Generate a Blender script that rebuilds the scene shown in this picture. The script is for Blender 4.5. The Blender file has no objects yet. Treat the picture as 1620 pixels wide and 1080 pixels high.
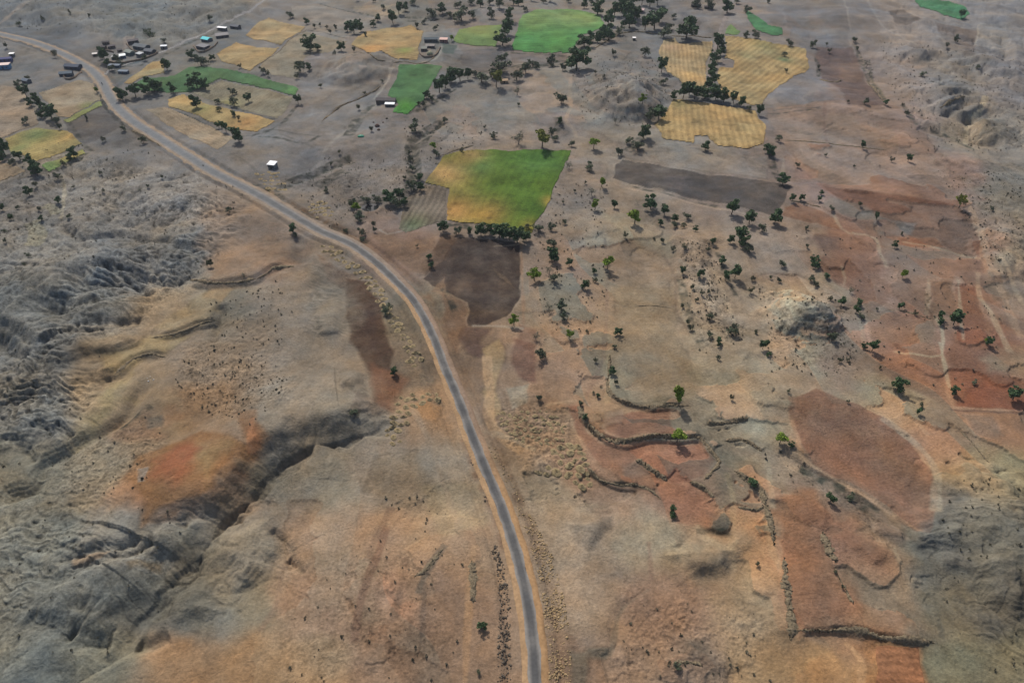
import bpy, math, random
import numpy as np
from mathutils import Vector, Matrix
R = math.radians
random.seed(7); RNG = np.random.default_rng(11)
sc = bpy.context.scene
COL = sc.collection
# ------------------------------------------------------------------ camera
CAMH, PITCH, F = 175.0, R(40), 1095.0
cam = bpy.data.cameras.new('camera'); camo = bpy.data.objects.new('camera', cam); COL.objects.link(camo)
cam.sensor_width = 36; cam.lens = 36 * F / 1620; cam.clip_end = 30000; cam.clip_start = 1
camo.location = (0, 0, CAMH); camo.rotation_euler = (math.pi/2 - PITCH, 0, 0)
sc.camera = camo
# ------------------------------------------------------------------ light
SUN_EL = R(47); SUN_AZ = R(-21)           # azimuth from +Y, negative = to the left
sdir = Vector((math.sin(SUN_AZ)*math.cos(SUN_EL), math.cos(SUN_AZ)*math.cos(SUN_EL), math.sin(SUN_EL)))
w = bpy.data.worlds.new('World'); sc.world = w; w.use_nodes = True
nt = w.node_tree; bg = nt.nodes['Background']
sky = nt.nodes.new('ShaderNodeTexSky'); sky.sky_type = 'NISHITA'; sky.sun_disc = False
sky.sun_elevation = SUN_EL; sky.sun_rotation = SUN_AZ; sky.dust_density = 3.0
nt.links.new(sky.outputs[0], bg.inputs[0]); bg.inputs[1].default_value = 0.10
sl = bpy.data.lights.new('sun', 'SUN'); sl.energy = 3.0; sl.angle = R(0.8); sl.color = (1.0, 0.93, 0.84)
so = bpy.data.objects.new('sun', sl); COL.objects.link(so)
so.rotation_euler = sdir.to_track_quat('Z', 'Y').to_euler()
vs = sc.view_settings; vs.view_transform = 'Standard'; vs.look = 'None'; vs.gamma = 1; vs.use_curve_mapping = False
vs.exposure = 0.3
HAZE = 0.00006
ALB = 0.88                                # daylit look -> surface colour
# ------------------------------------------------------------------ small helpers
def lin(c):
    c = np.asarray(c, float) / 255.0
    return np.where(c <= 0.04045, c / 12.92, ((c + 0.055) / 1.055) ** 2.4)
def soft_lin(c, k=.74):
    c = np.asarray(c, float); l = (c @ np.array([.3, .59, .11]))[..., None]; return lin(l + k*(c - l))
def tag(o, label=None, cat=None, group=None, kind=None):
    if label: o['label'] = label
    if cat: o['category'] = cat
    if group: o['group'] = group
    if kind: o['kind'] = kind
    return o
def sstep(a, b, x):
    t = np.clip((x - a) / (b - a), 0, 1); return t * t * (3 - 2 * t)
def _h(ix, iy, seed):
    n = (ix.astype(np.int64) * 374761393 + iy.astype(np.int64) * 668265263 + seed * 1442695041) & 0xffffffff
    n = ((n ^ (n >> 13)) * 1274126177) & 0xffffffff
    n = n ^ (n >> 16)
    return n
def noise(x, y, seed=0):
    ix = np.floor(x); iy = np.floor(y); fx = (x - ix).astype(np.float32); fy = (y - iy).astype(np.float32)
    ux = fx*fx*fx*(fx*(fx*6-15)+10); uy = fy*fy*fy*(fy*(fy*6-15)+10)
    r = 0
    for j in (0, 1):
        for i in (0, 1):
            a = (_h(ix + i, iy + j, seed) & 1023).astype(np.float32) * np.float32(2*math.pi/1024)
            g = np.cos(a) * (fx - i) + np.sin(a) * (fy - j)
            r = r + g * (ux if i else 1 - ux) * (uy if j else 1 - uy)
    return r * 1.5
def fbm(x, y, wl, octs, seed=0, gain=0.5, cut=None):
    r = 0; a = 1.0
    for o in range(octs):
        n = noise(x / wl + 17.3*o, y / wl - 9.1*o, seed + o) * a
        if cut is not None: n = n * sstep(1.6, 4.0, wl / cut)
        r = r + n; wl *= 0.5; a *= gain
    return r
def stripes(x, y, dx, dy, cell, freq, seed=0):
    px = x / cell; py = y / cell; ix = np.floor(px); iy = np.floor(py)
    s = 0; wt = 1e-6
    for j in range(-1, 2):
        for i in range(-1, 2):
            h = _h(ix + i, iy + j, seed)
            ox = px - (ix + i + (h & 1023).astype(np.float32) / 1023); oy = py - (iy + j + ((h >> 10) & 1023).astype(np.float32) / 1023)
            k = np.exp(-3.0 * (ox*ox + oy*oy)).astype(np.float32)
            s = s + k * np.cos((ox*dx + oy*dy) * (6.2832 * freq)).astype(np.float32); wt = wt + k
    return s / wt
# ------------------------------------------------------------------ ground grid: finer close to the viewpoint, coarser far out
SP, CP = math.sin(PITCH), math.cos(PITCH)
def plane_xy(px, py, z=0.0):
    u = (np.asarray(px, float) - 810) / F; v = (540 - np.asarray(py, float)) / F
    t = (CAMH - z) / (SP - v * CP)
    return u * t, (CP + v * SP) * t
def fan(x, y):                                  # world xy -> spacing coordinates of the ground grid
    d = y * CP + CAMH * SP
    v = (y * SP - CAMH * CP) / d
    return 810 + x / d * F, 540 - v * F
STEP = 1.3
PYf = np.arange(1290, -130, -STEP); PXf = np.arange(-260, 1881, STEP)
yf = plane_xy(810, PYf)[1]
yback = yf[0] - np.array([1500, 700, 300, 120, 50, 20, 8])
yfar = yf[-1] + np.array([8, 25, 60, 130, 270, 550, 1100, 2200, 4500, 9000])
YR = np.concatenate([yback, yf, yfar])
sf = (PXf - 810) / F
ext = np.array([0.02, 0.08, 0.2, 0.5, 1.2, 3, 8, 20])
SC = np.concatenate([sf[0] - ext[::-1], sf, sf[-1] + ext])
DEP = np.maximum(YR * CP + CAMH * SP, 60)
NR, NC = len(YR), len(SC); B0, C0 = len(yback), len(ext)
X = (DEP[:, None] * SC[None, :]).astype(np.float64); Y = np.repeat(YR[:, None], NC, 1)
MX = DEP[:, None] / F                             # metres per unit step across
CUT = np.repeat(np.gradient(YR)[:, None], NC, 1) * 0.8; CUT = np.abs(CUT)
def fx_row(y): return np.interp(y, YR, np.arange(NR))
def lookup(A, x, y):
    x = np.asarray(x, float); y = np.asarray(y, float)
    r = np.clip(fx_row(y), 0, NR - 1.001); d = np.maximum(y * CP + CAMH * SP, 60)
    c = np.clip(np.interp(x / d, SC, np.arange(NC)), 0, NC - 1.001)
    r0 = r.astype(int); c0 = c.astype(int); fr = r - r0; fc = c - c0
    return (A[r0, c0]*(1-fr)*(1-fc) + A[r0+1, c0]*fr*(1-fc) + A[r0, c0+1]*(1-fr)*fc + A[r0+1, c0+1]*fr*fc)
Z = np.zeros((NR, NC))
def at(px, py):
    z = np.zeros(np.shape(px))
    for _ in range(14):
        x, y = plane_xy(px, py, z); z = 0.4 * z + 0.6 * lookup(Z, x, y)
    return x, y, z
def mpp(py): return float(CAMH / (SP - (540 - py) / F * CP) / F)   # metres per photo pixel across at a row
def box(xs, ys, m):                              # grid slice round some world points
    a, b = fan(np.array(xs), np.array(ys))
    mm = m / max(mpp(float(np.max(np.clip(b, -120, 1280)))), .05) * 1.6 + 4
    c0 = int(np.clip((a.min() - mm - PXf[0]) / STEP + C0, 0, NC - 1)); c1 = int(np.clip((a.max() + mm - PXf[0]) / STEP + C0 + 2, 1, NC))
    r0 = int(np.clip((PYf[0] - b.max() - mm) / STEP + B0, 0, NR - 1)); r1 = int(np.clip((PYf[0] - b.min() + mm) / STEP + B0 + 2, 1, NR))
    return slice(r0, r1), slice(c0, c1)
def chain(xs, ys):
    xs, ys = np.array(xs), np.array(ys)          # Catmull-Rom resample
    P = np.stack([xs, ys], 1); P = np.vstack([2*P[0]-P[1], P, 2*P[-1]-P[-2]]); out = []
    for i in range(1, len(P) - 2):
        n = max(2, int(np.hypot(*(P[i+1]-P[i])) / 3))
        for t in np.arange(n) / n:
            out.append(0.5*((2*P[i]) + (-P[i-1]+P[i+1])*t + (2*P[i-1]-5*P[i]+4*P[i+1]-P[i+2])*t*t + (-P[i-1]+3*P[i]-3*P[i+1]+P[i+2])*t**3))
    out.append(P[-2]); return np.array(out)
def line_field(pts, reach):
    """slice, |distance|, side (+ = left of travel), position along the line in 0..1"""
    S = box(pts[:, 0], pts[:, 1], reach); gx = X[S]; gy = Y[S]
    D = np.full(gx.shape, 1e9); SD = np.zeros(gx.shape); T = np.zeros(gx.shape); n = len(pts) - 1
    for i in range(n):
        ax, ay = pts[i]; bx, by = pts[i+1]
        q = box([ax, bx], [ay, by], reach)
        a = slice(max(q[0].start, S[0].start) - S[0].start, max(0, q[0].stop - S[0].start)); b = slice(max(q[1].start, S[1].start) - S[1].start, max(0, q[1].stop - S[1].start))
        x = gx[a, b] - ax; y = gy[a, b] - ay; ex, ey = bx - ax, by - ay; L = ex*ex + ey*ey + 1e-9
        t = np.clip((x*ex + y*ey) / L, 0, 1); d = np.hypot(x - t*ex, y - t*ey)
        sub = D[a, b]; k = d < sub
        D[a, b] = np.where(k, d, sub); SD[a, b] = np.where(k, np.sign(ex*y - ey*x), SD[a, b]); T[a, b] = np.where(k, (i + t) / n, T[a, b])
    return S, D, SD, T
WX = fbm(X, Y, 14, 3, 51, cut=CUT) ; WY = fbm(X, Y, 14, 3, 61, cut=CUT)
def poly_field(px, py, soft, warp=1.5):
    """slice, mask 0..1 of a ground polygon given by points seen in the photo"""
    x, y, _ = at(np.array(px, float), np.array(py, float))
    S = box(x, y, soft * 2 + warp + 2); gx = X[S] + WX[S]*warp; gy = Y[S] + WY[S]*warp
    ins = np.zeros(gx.shape, bool); D = np.full(gx.shape, 1e9); n = len(x)
    for i in range(n):
        ax, ay, bx, by = x[i], y[i], x[(i+1) % n], y[(i+1) % n]
        c = ((ay > gy) != (by > gy)) & (gx < (bx-ax)*(gy-ay)/(by-ay+1e-12)+ax); ins ^= c
        ex, ey = bx-ax, by-ay; t = np.clip(((gx-ax)*ex+(gy-ay)*ey)/(ex*ex+ey*ey+1e-9), 0, 1)
        D = np.minimum(D, np.hypot(gx-ax-t*ex, gy-ay-t*ey))
    D = np.where(ins, D, -D)
    poly_field.D = D
    return S, sstep(-soft, soft, D)
# ------------------------------------------------------------------ relief
GXp, GYp = fan(X, Y)
Z += 3.0 * fbm(X, Y, 120, 2, 3) + 1.1 * fbm(X, Y, 38, 3, 5, cut=CUT)
far = sstep(900, 3000, np.hypot(X, Y)); Z += far * 30 * (0.6 + fbm(X, Y, 900, 4, 8))
HILLS = [ # px, py, half width px, half depth px, height m, rotation deg
 (570,112,62,30,6.5,8),(600,98,40,14,3,-5),(985,148,78,42,9,0),(1012,168,42,26,5,15),(1268,495,74,40,7,-5),(1290,520,45,30,4,-30),
 (800,142,26,12,2.5,0),(1100,395,40,60,3,-10),(300,315,90,42,7,-15),(215,300,70,30,5,0),(320,370,80,36,6,-10),(120,430,120,52,9,8),(230,410,110,42,6,12),
 (40,470,90,40,7,0),(70,575,120,70,8,-10),(160,490,90,34,5,15),(70,680,95,50,5,0),(140,860,110,50,4,0),(385,880,60,50,4,10),(300,960,60,50,4,20),
 (190,935,90,40,3,10),(60,960,90,60,2.5,0),(560,612,34,22,3.2,0),(430,490,70,60,2.5,0),(420,620,60,60,2,0),(240,35,170,40,11,-12),(120,10,120,30,12,-10),(340,8,70,24,8,15),(30,110-95,60,20,7,0),(60,70,60,16,3,0),
 (370,20,60,22,5,0),(1480,150,55,20,4,10),(1510,175,50,14,4,-10),(1450,90,30,16,3,20),(1580,110,60,40,5,0),(1565,205,40,24,3.5,0),(1330,30,60,20,3,0),
 (1585,860,130,150,14,12),(1600,790,60,70,4,0),(1115,870,60,42,2.5,8),(1110,1050,80,50,3,0),(1040,690,90,30,1.5,0),
 (1590,400,60,60,6,-40),(1540,260,60,30,3,30),(1210,640,60,40,2,0),(1330,160,60,24,2,0),(1380,880,80,50,2,0),(420,830,60,50,2,0),(700,860,80,60,1.5,0),
 (480,440,60,40,2,0),(330,830,120,40,-2,20),(200,180,60,20,1,0),(180,250,70,26,3,20),(880,130,60,30,2,0),(850,230,50,20,1.5,0),(700,230,60,20,1.5,0),(560,240,60,18,1.5,-20)]
for (a, b, ra, rb, h, rot) in HILLS:
    cx, cy = plane_xy(a, b, 0); m = mpp(b); my = float(abs(plane_xy(a, b-5)[1] - plane_xy(a, b+5)[1])) / 10
    S = box([cx - ra*m, cx + ra*m], [cy - rb*my, cy + rb*my], 30)
    c, s = math.cos(R(rot)), math.sin(R(rot)); dx = X[S] + WX[S]*5 - cx; dy = Y[S] + WY[S]*5 - cy
    q = ((dx*c + dy*s) / (ra*m))**2 + ((-dx*s + dy*c) / (rb*my))**2
    h *= (.5 if a < 450 else .6) if (b > 520 or a < 450) else .95
    Z[S] += h * np.where(q < 1, (1 - np.clip(q, 0, 1))**1.6, 0)
def pl(p):
    p = np.array(p, float); x, y, _ = at(p[:, 0], p[:, 1]); return chain(x, y)
# scarps: the ground drops on the side towards the viewer; (points left to right, drop, width, fade, gully)
RAV = [(640,676),(612,680),(580,687),(545,702),(505,705),(490,712),(460,740),(435,760),(410,782),(350,837),(320,880),(312,895),(295,910),(270,930),(250,960),(225,980),(215,1022),(175,1047),(120,1085),(60,1130)]
pr = pl(RAV); S, D, SD, T = line_field(pr, 45)
D2 = np.maximum(D + WX[S]*3.2 + 1.2*WY[S], 0)
env = sstep(0, .12, T) * (0.6 + 0.4*sstep(0, .3, T)) * (1 - .5*sstep(.5, .8, T))
Z[S] += env * (np.where(SD < 0, 6.3 * sstep(0, 14, D2) * (1 - sstep(20, 45, D)), 1.0 * sstep(0, 3, D2) * (1 - sstep(3, 20, D))) - 1.8 * (1 - sstep(0, 2.6, D2)))
SCARPS = [ # list, drop, width, reach
 ([(300,445),(332,449),(380,445),(405,442),(437,423),(467,422)], 2.6, 2.5, 14),
 ([(240,533),(275,529),(312,514),(337,509),(345,480)], 2.4, 2.0, 12),
 ([(60,560),(85,565),(112,562),(130,555),(200,547),(225,536)], 2.2, 2.2, 14),
 ([(150,590),(182,591),(212,567),(240,560),(262,567)], 2.0, 2.0, 10),
 ([(-20,515),(0,520),(22,527),(45,545),(60,548)], 6.0, 5, 22),([(50,457),(82,470),(107,484),(118,488)], 3.5, 4, 16),
 ([(960,590),(962,620),(975,632),(1000,640),(1030,645),(1060,641),(1092,642)], 1.5, 1.3, 12),
 ([(917,640),(922,660),(940,682),(960,695),(992,700),(1022,692),(1047,690),(1075,694),(1107,692),(1120,710),(1140,730)], 1.7, 1.4, 12),
 ([(1116,673),(1147,671),(1185,660)], 1.2, 1.2, 9),([(1005,727),(1027,742),(1057,761)], 1.3, 1.2, 9),
 ([(927,737),(952,760),(980,768),(1020,770)], 1.2, 1.2, 9),([(1147,697),(1172,696),(1192,705),(1207,715)], 1.0, 1.2, 8),
 ([(1092,762),(1115,773),(1130,788)], 1.0, 1.2, 8),([(1162,745),(1185,761),(1205,778),(1212,797)], 1.5, 2.2, 10),
 ([(1262,996),(1290,998),(1352,997),(1390,1006),(1430,1011),(1480,1019)], 1.5, 1.3, 10),
 ([(1232,690),(1275,728),(1340,770),(1400,810),(1455,850)], 1.4, 2, 10),
 ([(1320,300),(1420,312),(1515,328)], 0.8, 2, 14),([(985,285),(1060,302),(1140,322),(1225,342)], 0.7, 2, 12),
 ([(1484,170),(1500,165),(1527,152)], 3.2, 2, 12),([(1486,180),(1505,176),(1530,164)], 2.6, 1.8, 9),([(1495,150),(1515,143),(1540,146)], 2.6, 2, 9),([(1455,100),(1475,84),(1500,92)], 2.4, 3, 12),([(1590,60),(1600,80),(1596,100)], 3, 3, 12),([(1515,188),(1540,180),(1562,168)], 3.4, 3, 14),([(1560,118),(1590,115),(1612,120)], 3.4, 3, 12),
 ([(1545,182),(1547,215),(1560,221),(1588,220)], 3.5, 2.5, 10),([(1455,196),(1475,203),(1490,206)], 2.5, 4, 12),
 ([(1067,440),(1078,480),(1090,515),(1115,545),(1150,570)], 1.6, 2.5, 16),([(1300,120),(1322,128),(1330,130)], 1, 2, 8),
 ([(505,125),(540,130),(570,122),(592,108)], 2.5, 4, 14),([(920,150),(960,175),(1000,182),(1040,175)], 2.5, 5, 18),
 ([(547,478),(575,520),(600,560),(620,600)], 1.0, 3, 10),([(1190,880),(1190,935),(1230,938)], .8, 1.5, 8)]
for p, drop, wid, reach in SCARPS:
    q = pl(p); S, D, SD, T = line_field(q, reach); D = np.maximum(D + WX[S]*.5, 0)
    e = sstep(0, .14, T) * (1 - sstep(.86, 1, T)) * 1.1
    s = -SD; sg = 1 if drop > 0 else -1; dr = abs(drop)     # left side of a left-to-right line is uphill
    Z[S] += e * dr * 0.5 * np.where(SD*sg > 0, 1, -1) * sstep(0, wid, D) * (1 - sstep(wid, reach, D))
MOUNDS = [([(900,828),(899,842),(910,860),(935,868),(955,858),(972,838),(976,815),(955,800),(920,805)], 2.4, 5),([(1035,880),(1065,893),(1095,908),(1128,922),(1155,925),(1163,905),(1160,865),(1120,850),(1060,850)], 3.0, 6),
 ([(1100,838),(1125,848),(1152,842),(1158,818),(1140,800),(1105,805)], 2.0, 4),([(925,1024),(935,1036),(965,1036),(975,1018),(950,1005)], 1.2, 2.5),([(1050,1040),(1080,1058),(1120,1052),(1118,1000),(1070,985)], 3.0, 8),
 ([(1330,780),(1380,835),(1440,860),(1450,840),(1390,800)], 1.8, 3),([(1225,800),(1262,825),(1310,835),(1325,815),(1290,770),(1240,775)], 1.6, 4),([(1340,870),(1375,892),(1420,880),(1410,850),(1350,840)], 1.8, 4),
 ([(1150,545),(1170,575),(1205,568),(1210,540),(1180,530)], 1.6, 4),([(540,610),(560,632),(592,628),(592,600),(560,592)], 2.4, 5),([(355,850),(352,890),(375,935),(410,925),(420,880),(400,842)], 2.6, 6),
 ([(495,455),(493,500),(500,535),(535,530),(548,490),(535,450)], 2.2, 4),([(1275,400),(1300,425),(1340,430),(1345,395),(1310,385)], 1.2, 4),([(900,360),(930,395),(958,390),(960,345),(920,340)], 1.4, 5)]
for p, h, wd_ in MOUNDS:
    S, m = poly_field(*zip(*p), 1, 2.5); D = poly_field.D; yy = Y[S]; ins = D > 0; y0, y1 = yy[ins].min(), yy[ins].max()
    Z[S] += .72 * h * sstep(0, wd_, D) * np.clip((y1 - yy) / (y1 - y0), 0, 1)**.8
GUL = [([(-10,784),(20,780),(50,772),(62,752),(65,735),(100,715),(120,700),(150,685),(195,660),(207,640),(225,610),(230,590)], 2.6, 4),
 ([(80,890),(120,880),(150,868),(192,862),(225,850)], 1.3, 2.5),([(95,902),(150,890),(190,880),(225,865),(250,845)], 1.3, 2.5),
 ([(85,665),(100,680),(115,690)], 1.5, 2.5),([(50,667),(70,672),(85,690)], 1.2, 2.5),
 ([(97,352),(117,372),(135,375),(175,370),(205,372),(250,377),(290,387),(322,402)], 2.0, 4),([(140,417),(170,418),(195,437),(222,455),(235,470)], 2.0, 3),
 ([(165,408),(182,420),(205,424),(225,435),(260,445),(300,442)], 2.2, 4),([(112,512),(135,508),(155,507),(200,510),(230,505)], 1.6, 3),([(225,402),(240,425),(262,442)], 1.6, 3),
 ([(425,837),(445,852),(455,885),(462,900)], 1.5, 2.5),([(455,885),(482,907)], 1.2, 2),([(0,415),(35,417),(60,414)], 1.2, 2.5),
 ([(345,480),(350,500),(345,520),(335,545)], 1.8, 4),([(215,1022),(240,1020),(270,1005)], 1.5, 3),([(100,1000),(140,1008),(180,1012)], 1.4, 4),([(40,975),(80,985),(120,1010)], 1.4, 4),
 ([(40,600),(60,570),(75,545)], 1.5, 3),([(15,640),(45,625),(60,600)], 1.5, 3),([(510,190),(535,170),(575,152),(602,135),(612,112)], 1.0, 2.5),
 ([(650,300),(655,270),(652,235),(665,215),(690,200),(703,190)], 2.0, 5),([(455,290),(480,282),(500,275),(530,262),(560,252)], 1.5, 5),([(1070,860),(1098,905)], .6, 3),
 ([(545,395),(560,372),(575,340)], 1.2, 4),([(470,372),(478,395),(470,420)], 2.2, 7),([(1078,400),(1100,420),(1120,455)], 1.0, 4),([(1025,930),(980,965),(972,1000),(968,1040)], .5, 2.5),
 ([(0,690),(30,700),(60,735)], 1.2, 3),([(240,830),(290,815),(330,795)], 1.0, 4)]
for p, dep, wid in GUL:
    q = pl(p); S, D, SD, T = line_field(q, wid*2.2); D = np.maximum(D + WX[S]*.8, 0)
    Z[S] -= dep * sstep(0, .1, T) * (1 - sstep(.88, 1, T)) * np.exp(-(D / wid * 1.6)**2)
# eroded ground: rills down the slopes and step-like strata, where the photo shows them
def zone(lst, soft=14):
    M = np.zeros((NR, NC), np.float32)
    for poly, amt in lst:
        S, m = poly_field(*zip(*poly), soft, 6); M[S] = np.maximum(M[S], m * amt)
    return M
BAD = zone([([(-300,300),(120,240),(330,270),(360,330),(330,440),(240,520),(120,560),(180,600),(120,700),(60,740),(-300,740)], 1.0),
            ([(-300,740),(60,740),(240,830),(345,790),(330,900),(240,980),(150,1100),(-300,1100)], .8),([(360,800),(455,850),(470,930),(330,1000),(260,960),(310,900)], .55),
            ([(345,790),(430,690),(520,650),(600,660),(480,720),(400,800),(330,860)], .95),
            ([(-300,-120),(420,-120),(420,20),(280,70),(200,70),(100,40),(-300,40)], 1.0),([(920,130),(1000,110),(1075,150),(1040,190),(960,190)], .8),
            ([(500,110),(560,85),(610,95),(600,125),(520,135)], .6),([(1210,460),(1270,460),(1330,500),(1330,560),(1250,550)], .55),
            ([(1490,740),(1640,720),(1900,720),(1900,1100),(1560,1060),(1500,980),(1480,900)], .5),([(1400,-20),(1900,-100),(1900,260),(1540,240),(1440,190),(1380,100)], .7),
            ([(1080,380),(1130,390),(1140,520),(1080,500)], .7),([(540,380),(620,450),(700,600),(640,620),(600,500),(500,400)], .4),([(1510,300),(1900,300),(1900,470),(1600,440)], .6)])
gy_, gx_ = np.gradient(Z); dYr = np.gradient(YR)[:, None]; dXc = np.gradient(SC)[None, :] * DEP[:, None]
SX = gx_ / dXc; SY = gy_ / dYr; SL = np.hypot(SX, SY) + 1e-6
ux, uy = SX / SL, SY / SL
# running water: many small paths traced downhill, merging into branching gullies
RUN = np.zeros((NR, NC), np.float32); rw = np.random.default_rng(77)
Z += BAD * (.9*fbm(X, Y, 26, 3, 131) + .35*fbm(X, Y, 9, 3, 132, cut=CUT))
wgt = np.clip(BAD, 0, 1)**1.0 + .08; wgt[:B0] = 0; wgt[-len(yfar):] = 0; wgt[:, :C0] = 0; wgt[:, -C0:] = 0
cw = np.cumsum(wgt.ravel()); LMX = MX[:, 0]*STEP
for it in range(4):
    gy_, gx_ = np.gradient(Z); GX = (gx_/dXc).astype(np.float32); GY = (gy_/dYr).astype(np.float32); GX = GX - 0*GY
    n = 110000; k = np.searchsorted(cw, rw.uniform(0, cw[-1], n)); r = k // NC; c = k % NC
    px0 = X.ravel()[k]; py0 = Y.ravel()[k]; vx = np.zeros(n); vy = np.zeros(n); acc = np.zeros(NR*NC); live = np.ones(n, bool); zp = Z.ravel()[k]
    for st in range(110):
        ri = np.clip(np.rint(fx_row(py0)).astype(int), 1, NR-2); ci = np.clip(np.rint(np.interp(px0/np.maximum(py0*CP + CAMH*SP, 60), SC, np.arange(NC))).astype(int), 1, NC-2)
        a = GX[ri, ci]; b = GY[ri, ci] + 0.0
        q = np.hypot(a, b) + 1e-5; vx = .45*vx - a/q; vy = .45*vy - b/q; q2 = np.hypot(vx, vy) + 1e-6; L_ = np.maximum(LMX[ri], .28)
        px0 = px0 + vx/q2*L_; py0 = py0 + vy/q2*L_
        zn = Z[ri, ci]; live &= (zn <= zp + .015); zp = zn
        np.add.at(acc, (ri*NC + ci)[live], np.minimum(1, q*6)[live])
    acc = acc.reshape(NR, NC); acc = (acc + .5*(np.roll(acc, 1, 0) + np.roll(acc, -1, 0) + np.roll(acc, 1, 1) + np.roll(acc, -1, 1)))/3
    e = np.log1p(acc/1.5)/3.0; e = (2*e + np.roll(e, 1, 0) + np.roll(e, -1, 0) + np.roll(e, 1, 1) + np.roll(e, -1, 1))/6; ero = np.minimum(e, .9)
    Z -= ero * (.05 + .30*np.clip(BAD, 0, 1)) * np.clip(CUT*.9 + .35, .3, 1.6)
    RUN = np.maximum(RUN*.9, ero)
gy_, gx_ = np.gradient(Z)
rill = (stripes(X, Y, -uy, ux, 9.0, 1.1, 21) * sstep(2, 6, 9.0/CUT) + .55*stripes(X, Y, -uy, ux, 4.2, 1.1, 22) * sstep(2, 6, 4.2/CUT)).astype(np.float32)
strat = np.sin(Z * 6.2832 / 1.05 + 2.2 * fbm(X, Y, 30, 2, 77)) * sstep(.8, 2.6, 1.05 / np.maximum(SL, .08) / CUT) * sstep(.03, .12, SL)
sp = fbm(X, Y, 60, 2, 99)
wx2 = X + 5*WX; wy2 = Y + 5*WY
led = (stripes(wx2, wy2, .22, .97, 11.0, 11/3.4, 23) * sstep(2.2, 5, 3.4/CUT) + .6*stripes(wx2, wy2, .30, .95, 6.0, 6/1.9, 24) * sstep(2.2, 5, 1.9/CUT)).astype(np.float32)
LED = zone([([(-300,380),(60,370),(170,395),(330,330),(370,330),(340,430),(280,450),(240,520),(120,550),(150,600),(110,690),(-300,700)], 1.4),([(250,310),(380,310),(365,400),(300,400),(240,350)], 1.4),([(-300,330),(200,300),(250,330),(150,380),(-300,380)], .7),
            ([(360,790),(430,690),(520,650),(590,660),(480,720),(400,800),(330,870)], .8),([(-300,800),(150,800),(330,830),(300,900),(200,1000),(-300,1000)], .7),([(1480,740),(1900,720),(1900,1100),(1560,1060),(1500,980)], .55),
            ([(1480,120),(1560,100),(1900,160),(1900,250),(1540,230),(1480,190)], .9),([(1240,480),(1330,480),(1330,560),(1250,550)], .6),([(930,150),(1070,150),(1050,195),(950,195)], .6),([(500,115),(610,100),(600,125),(520,135)], .5),([(490,430),(560,470),(550,530),(490,520)], .9)], 10)
led = np.tanh(2.6*led) * LED * sstep(-.7, .3, sp + .5*fbm(X, Y, 15, 2, 98))
rid = (1 - np.abs(fbm(X, Y, 16, 4, 35, .55, cut=CUT))*2.2)**2 * BAD
Z += BAD * (rill * .20 * sstep(0.02, .3, SL) + 0.15 * strat * sstep(-.3, .3, sp + .15) ) + .26*led - .16*rid
Z += (.10 + .18*BAD) * fbm(X, Y, 9, 5, 33, .55, cut=CUT) + .5*fbm(X, Y, 30, 2, 34) - .10*(1 - np.abs(fbm(X, Y, 13, 4, 36, .6, cut=CUT))*2.5).clip(0, 1)**3
TER = zone([([(850,380),(1060,360),(1090,560),(1240,600),(1200,450),(1290,360),(1240,200),(1420,160),(1540,260),(1590,420),(1620,560),(1900,600),(1900,730),(1480,740),(1470,860),(1490,1000),(1380,1010),(1240,1000),(1160,940),(900,920),(800,760),(900,700),(840,600)], 1.0),
 ([(480,0),(1240,0),(1350,60),(1300,150),(1210,250),(960,260),(900,200),(620,220),(480,230),(400,220),(470,130)], .5),([(900,930),(1240,1000),(1350,1100),(900,1100)], .5),([(430,780),(640,720),(760,800),(800,1100),(400,1100),(470,900)], .45)], 12)
TER *= 1 - .9*zone([([(1243,625),(1290,614),(1345,637),(1400,660),(1440,700),(1478,745),(1480,845),(1400,800),(1340,765),(1268,700)], 1),([(970,400),(1060,400),(1075,500),(1110,610),(1090,635),(1000,630),(975,600),(960,500)], 1),([(1240,850),(1300,850),(1345,960),(1480,1000),(1255,990)], 1),([(895,800),(1000,800),(1000,900),(895,900)], 1),([(1030,840),(1170,840),(1180,935),(1030,925)], 1),([(1320,770),(1460,830),(1430,900),(1330,890),(1230,840),(1225,780)], .8)], 5)
tt = Z/1.25 + .3*fbm(X, Y, 45, 3, 141) + .06*fbm(X, Y, 6, 3, 142, cut=CUT); lvl = np.floor(tt); fr = tt - lvl; w_r = np.clip(.9*SL/1.25*1.2, .06, .35)
stp = sstep(1 - w_r, 1, fr); Z += TER * .5 * 1.25 * (lvl + stp - tt)
cu = (X + 9*noise(X/40, Y/40, 143) + .35*Y)/34.0 + (_h(lvl, lvl*0, 144) & 255)/97.0; cid = np.floor(cu); cf = np.abs(cu - cid - .5)
hh = ((_h(lvl, cid, 145) & 1023)/1023.0 - .5); h2 = ((_h(lvl, cid, 146) & 1023)/1023.0 - .5)
pat = sstep(-.25, .35, fbm(X, Y, 20, 3, 147))
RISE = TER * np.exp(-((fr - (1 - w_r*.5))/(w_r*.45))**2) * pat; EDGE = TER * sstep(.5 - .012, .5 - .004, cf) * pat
PL1 = TER * hh * .20; PL2 = TER * h2 * .22
rough = zone([([(330,500),(420,480),(470,600),(400,680),(300,640),(270,560)], .5),([(780,640),(900,650),(930,760),(850,750),(800,690)], .9),([(1000,950),(1200,960),(1230,1100),(960,1100)], .5),
              ([(90,690),(250,650),(250,760),(130,800),(60,780)], .6)], 6)
Z += rough * .9 * np.abs(fbm(X, Y, 3.4, 3, 41, .6, cut=CUT))
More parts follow.
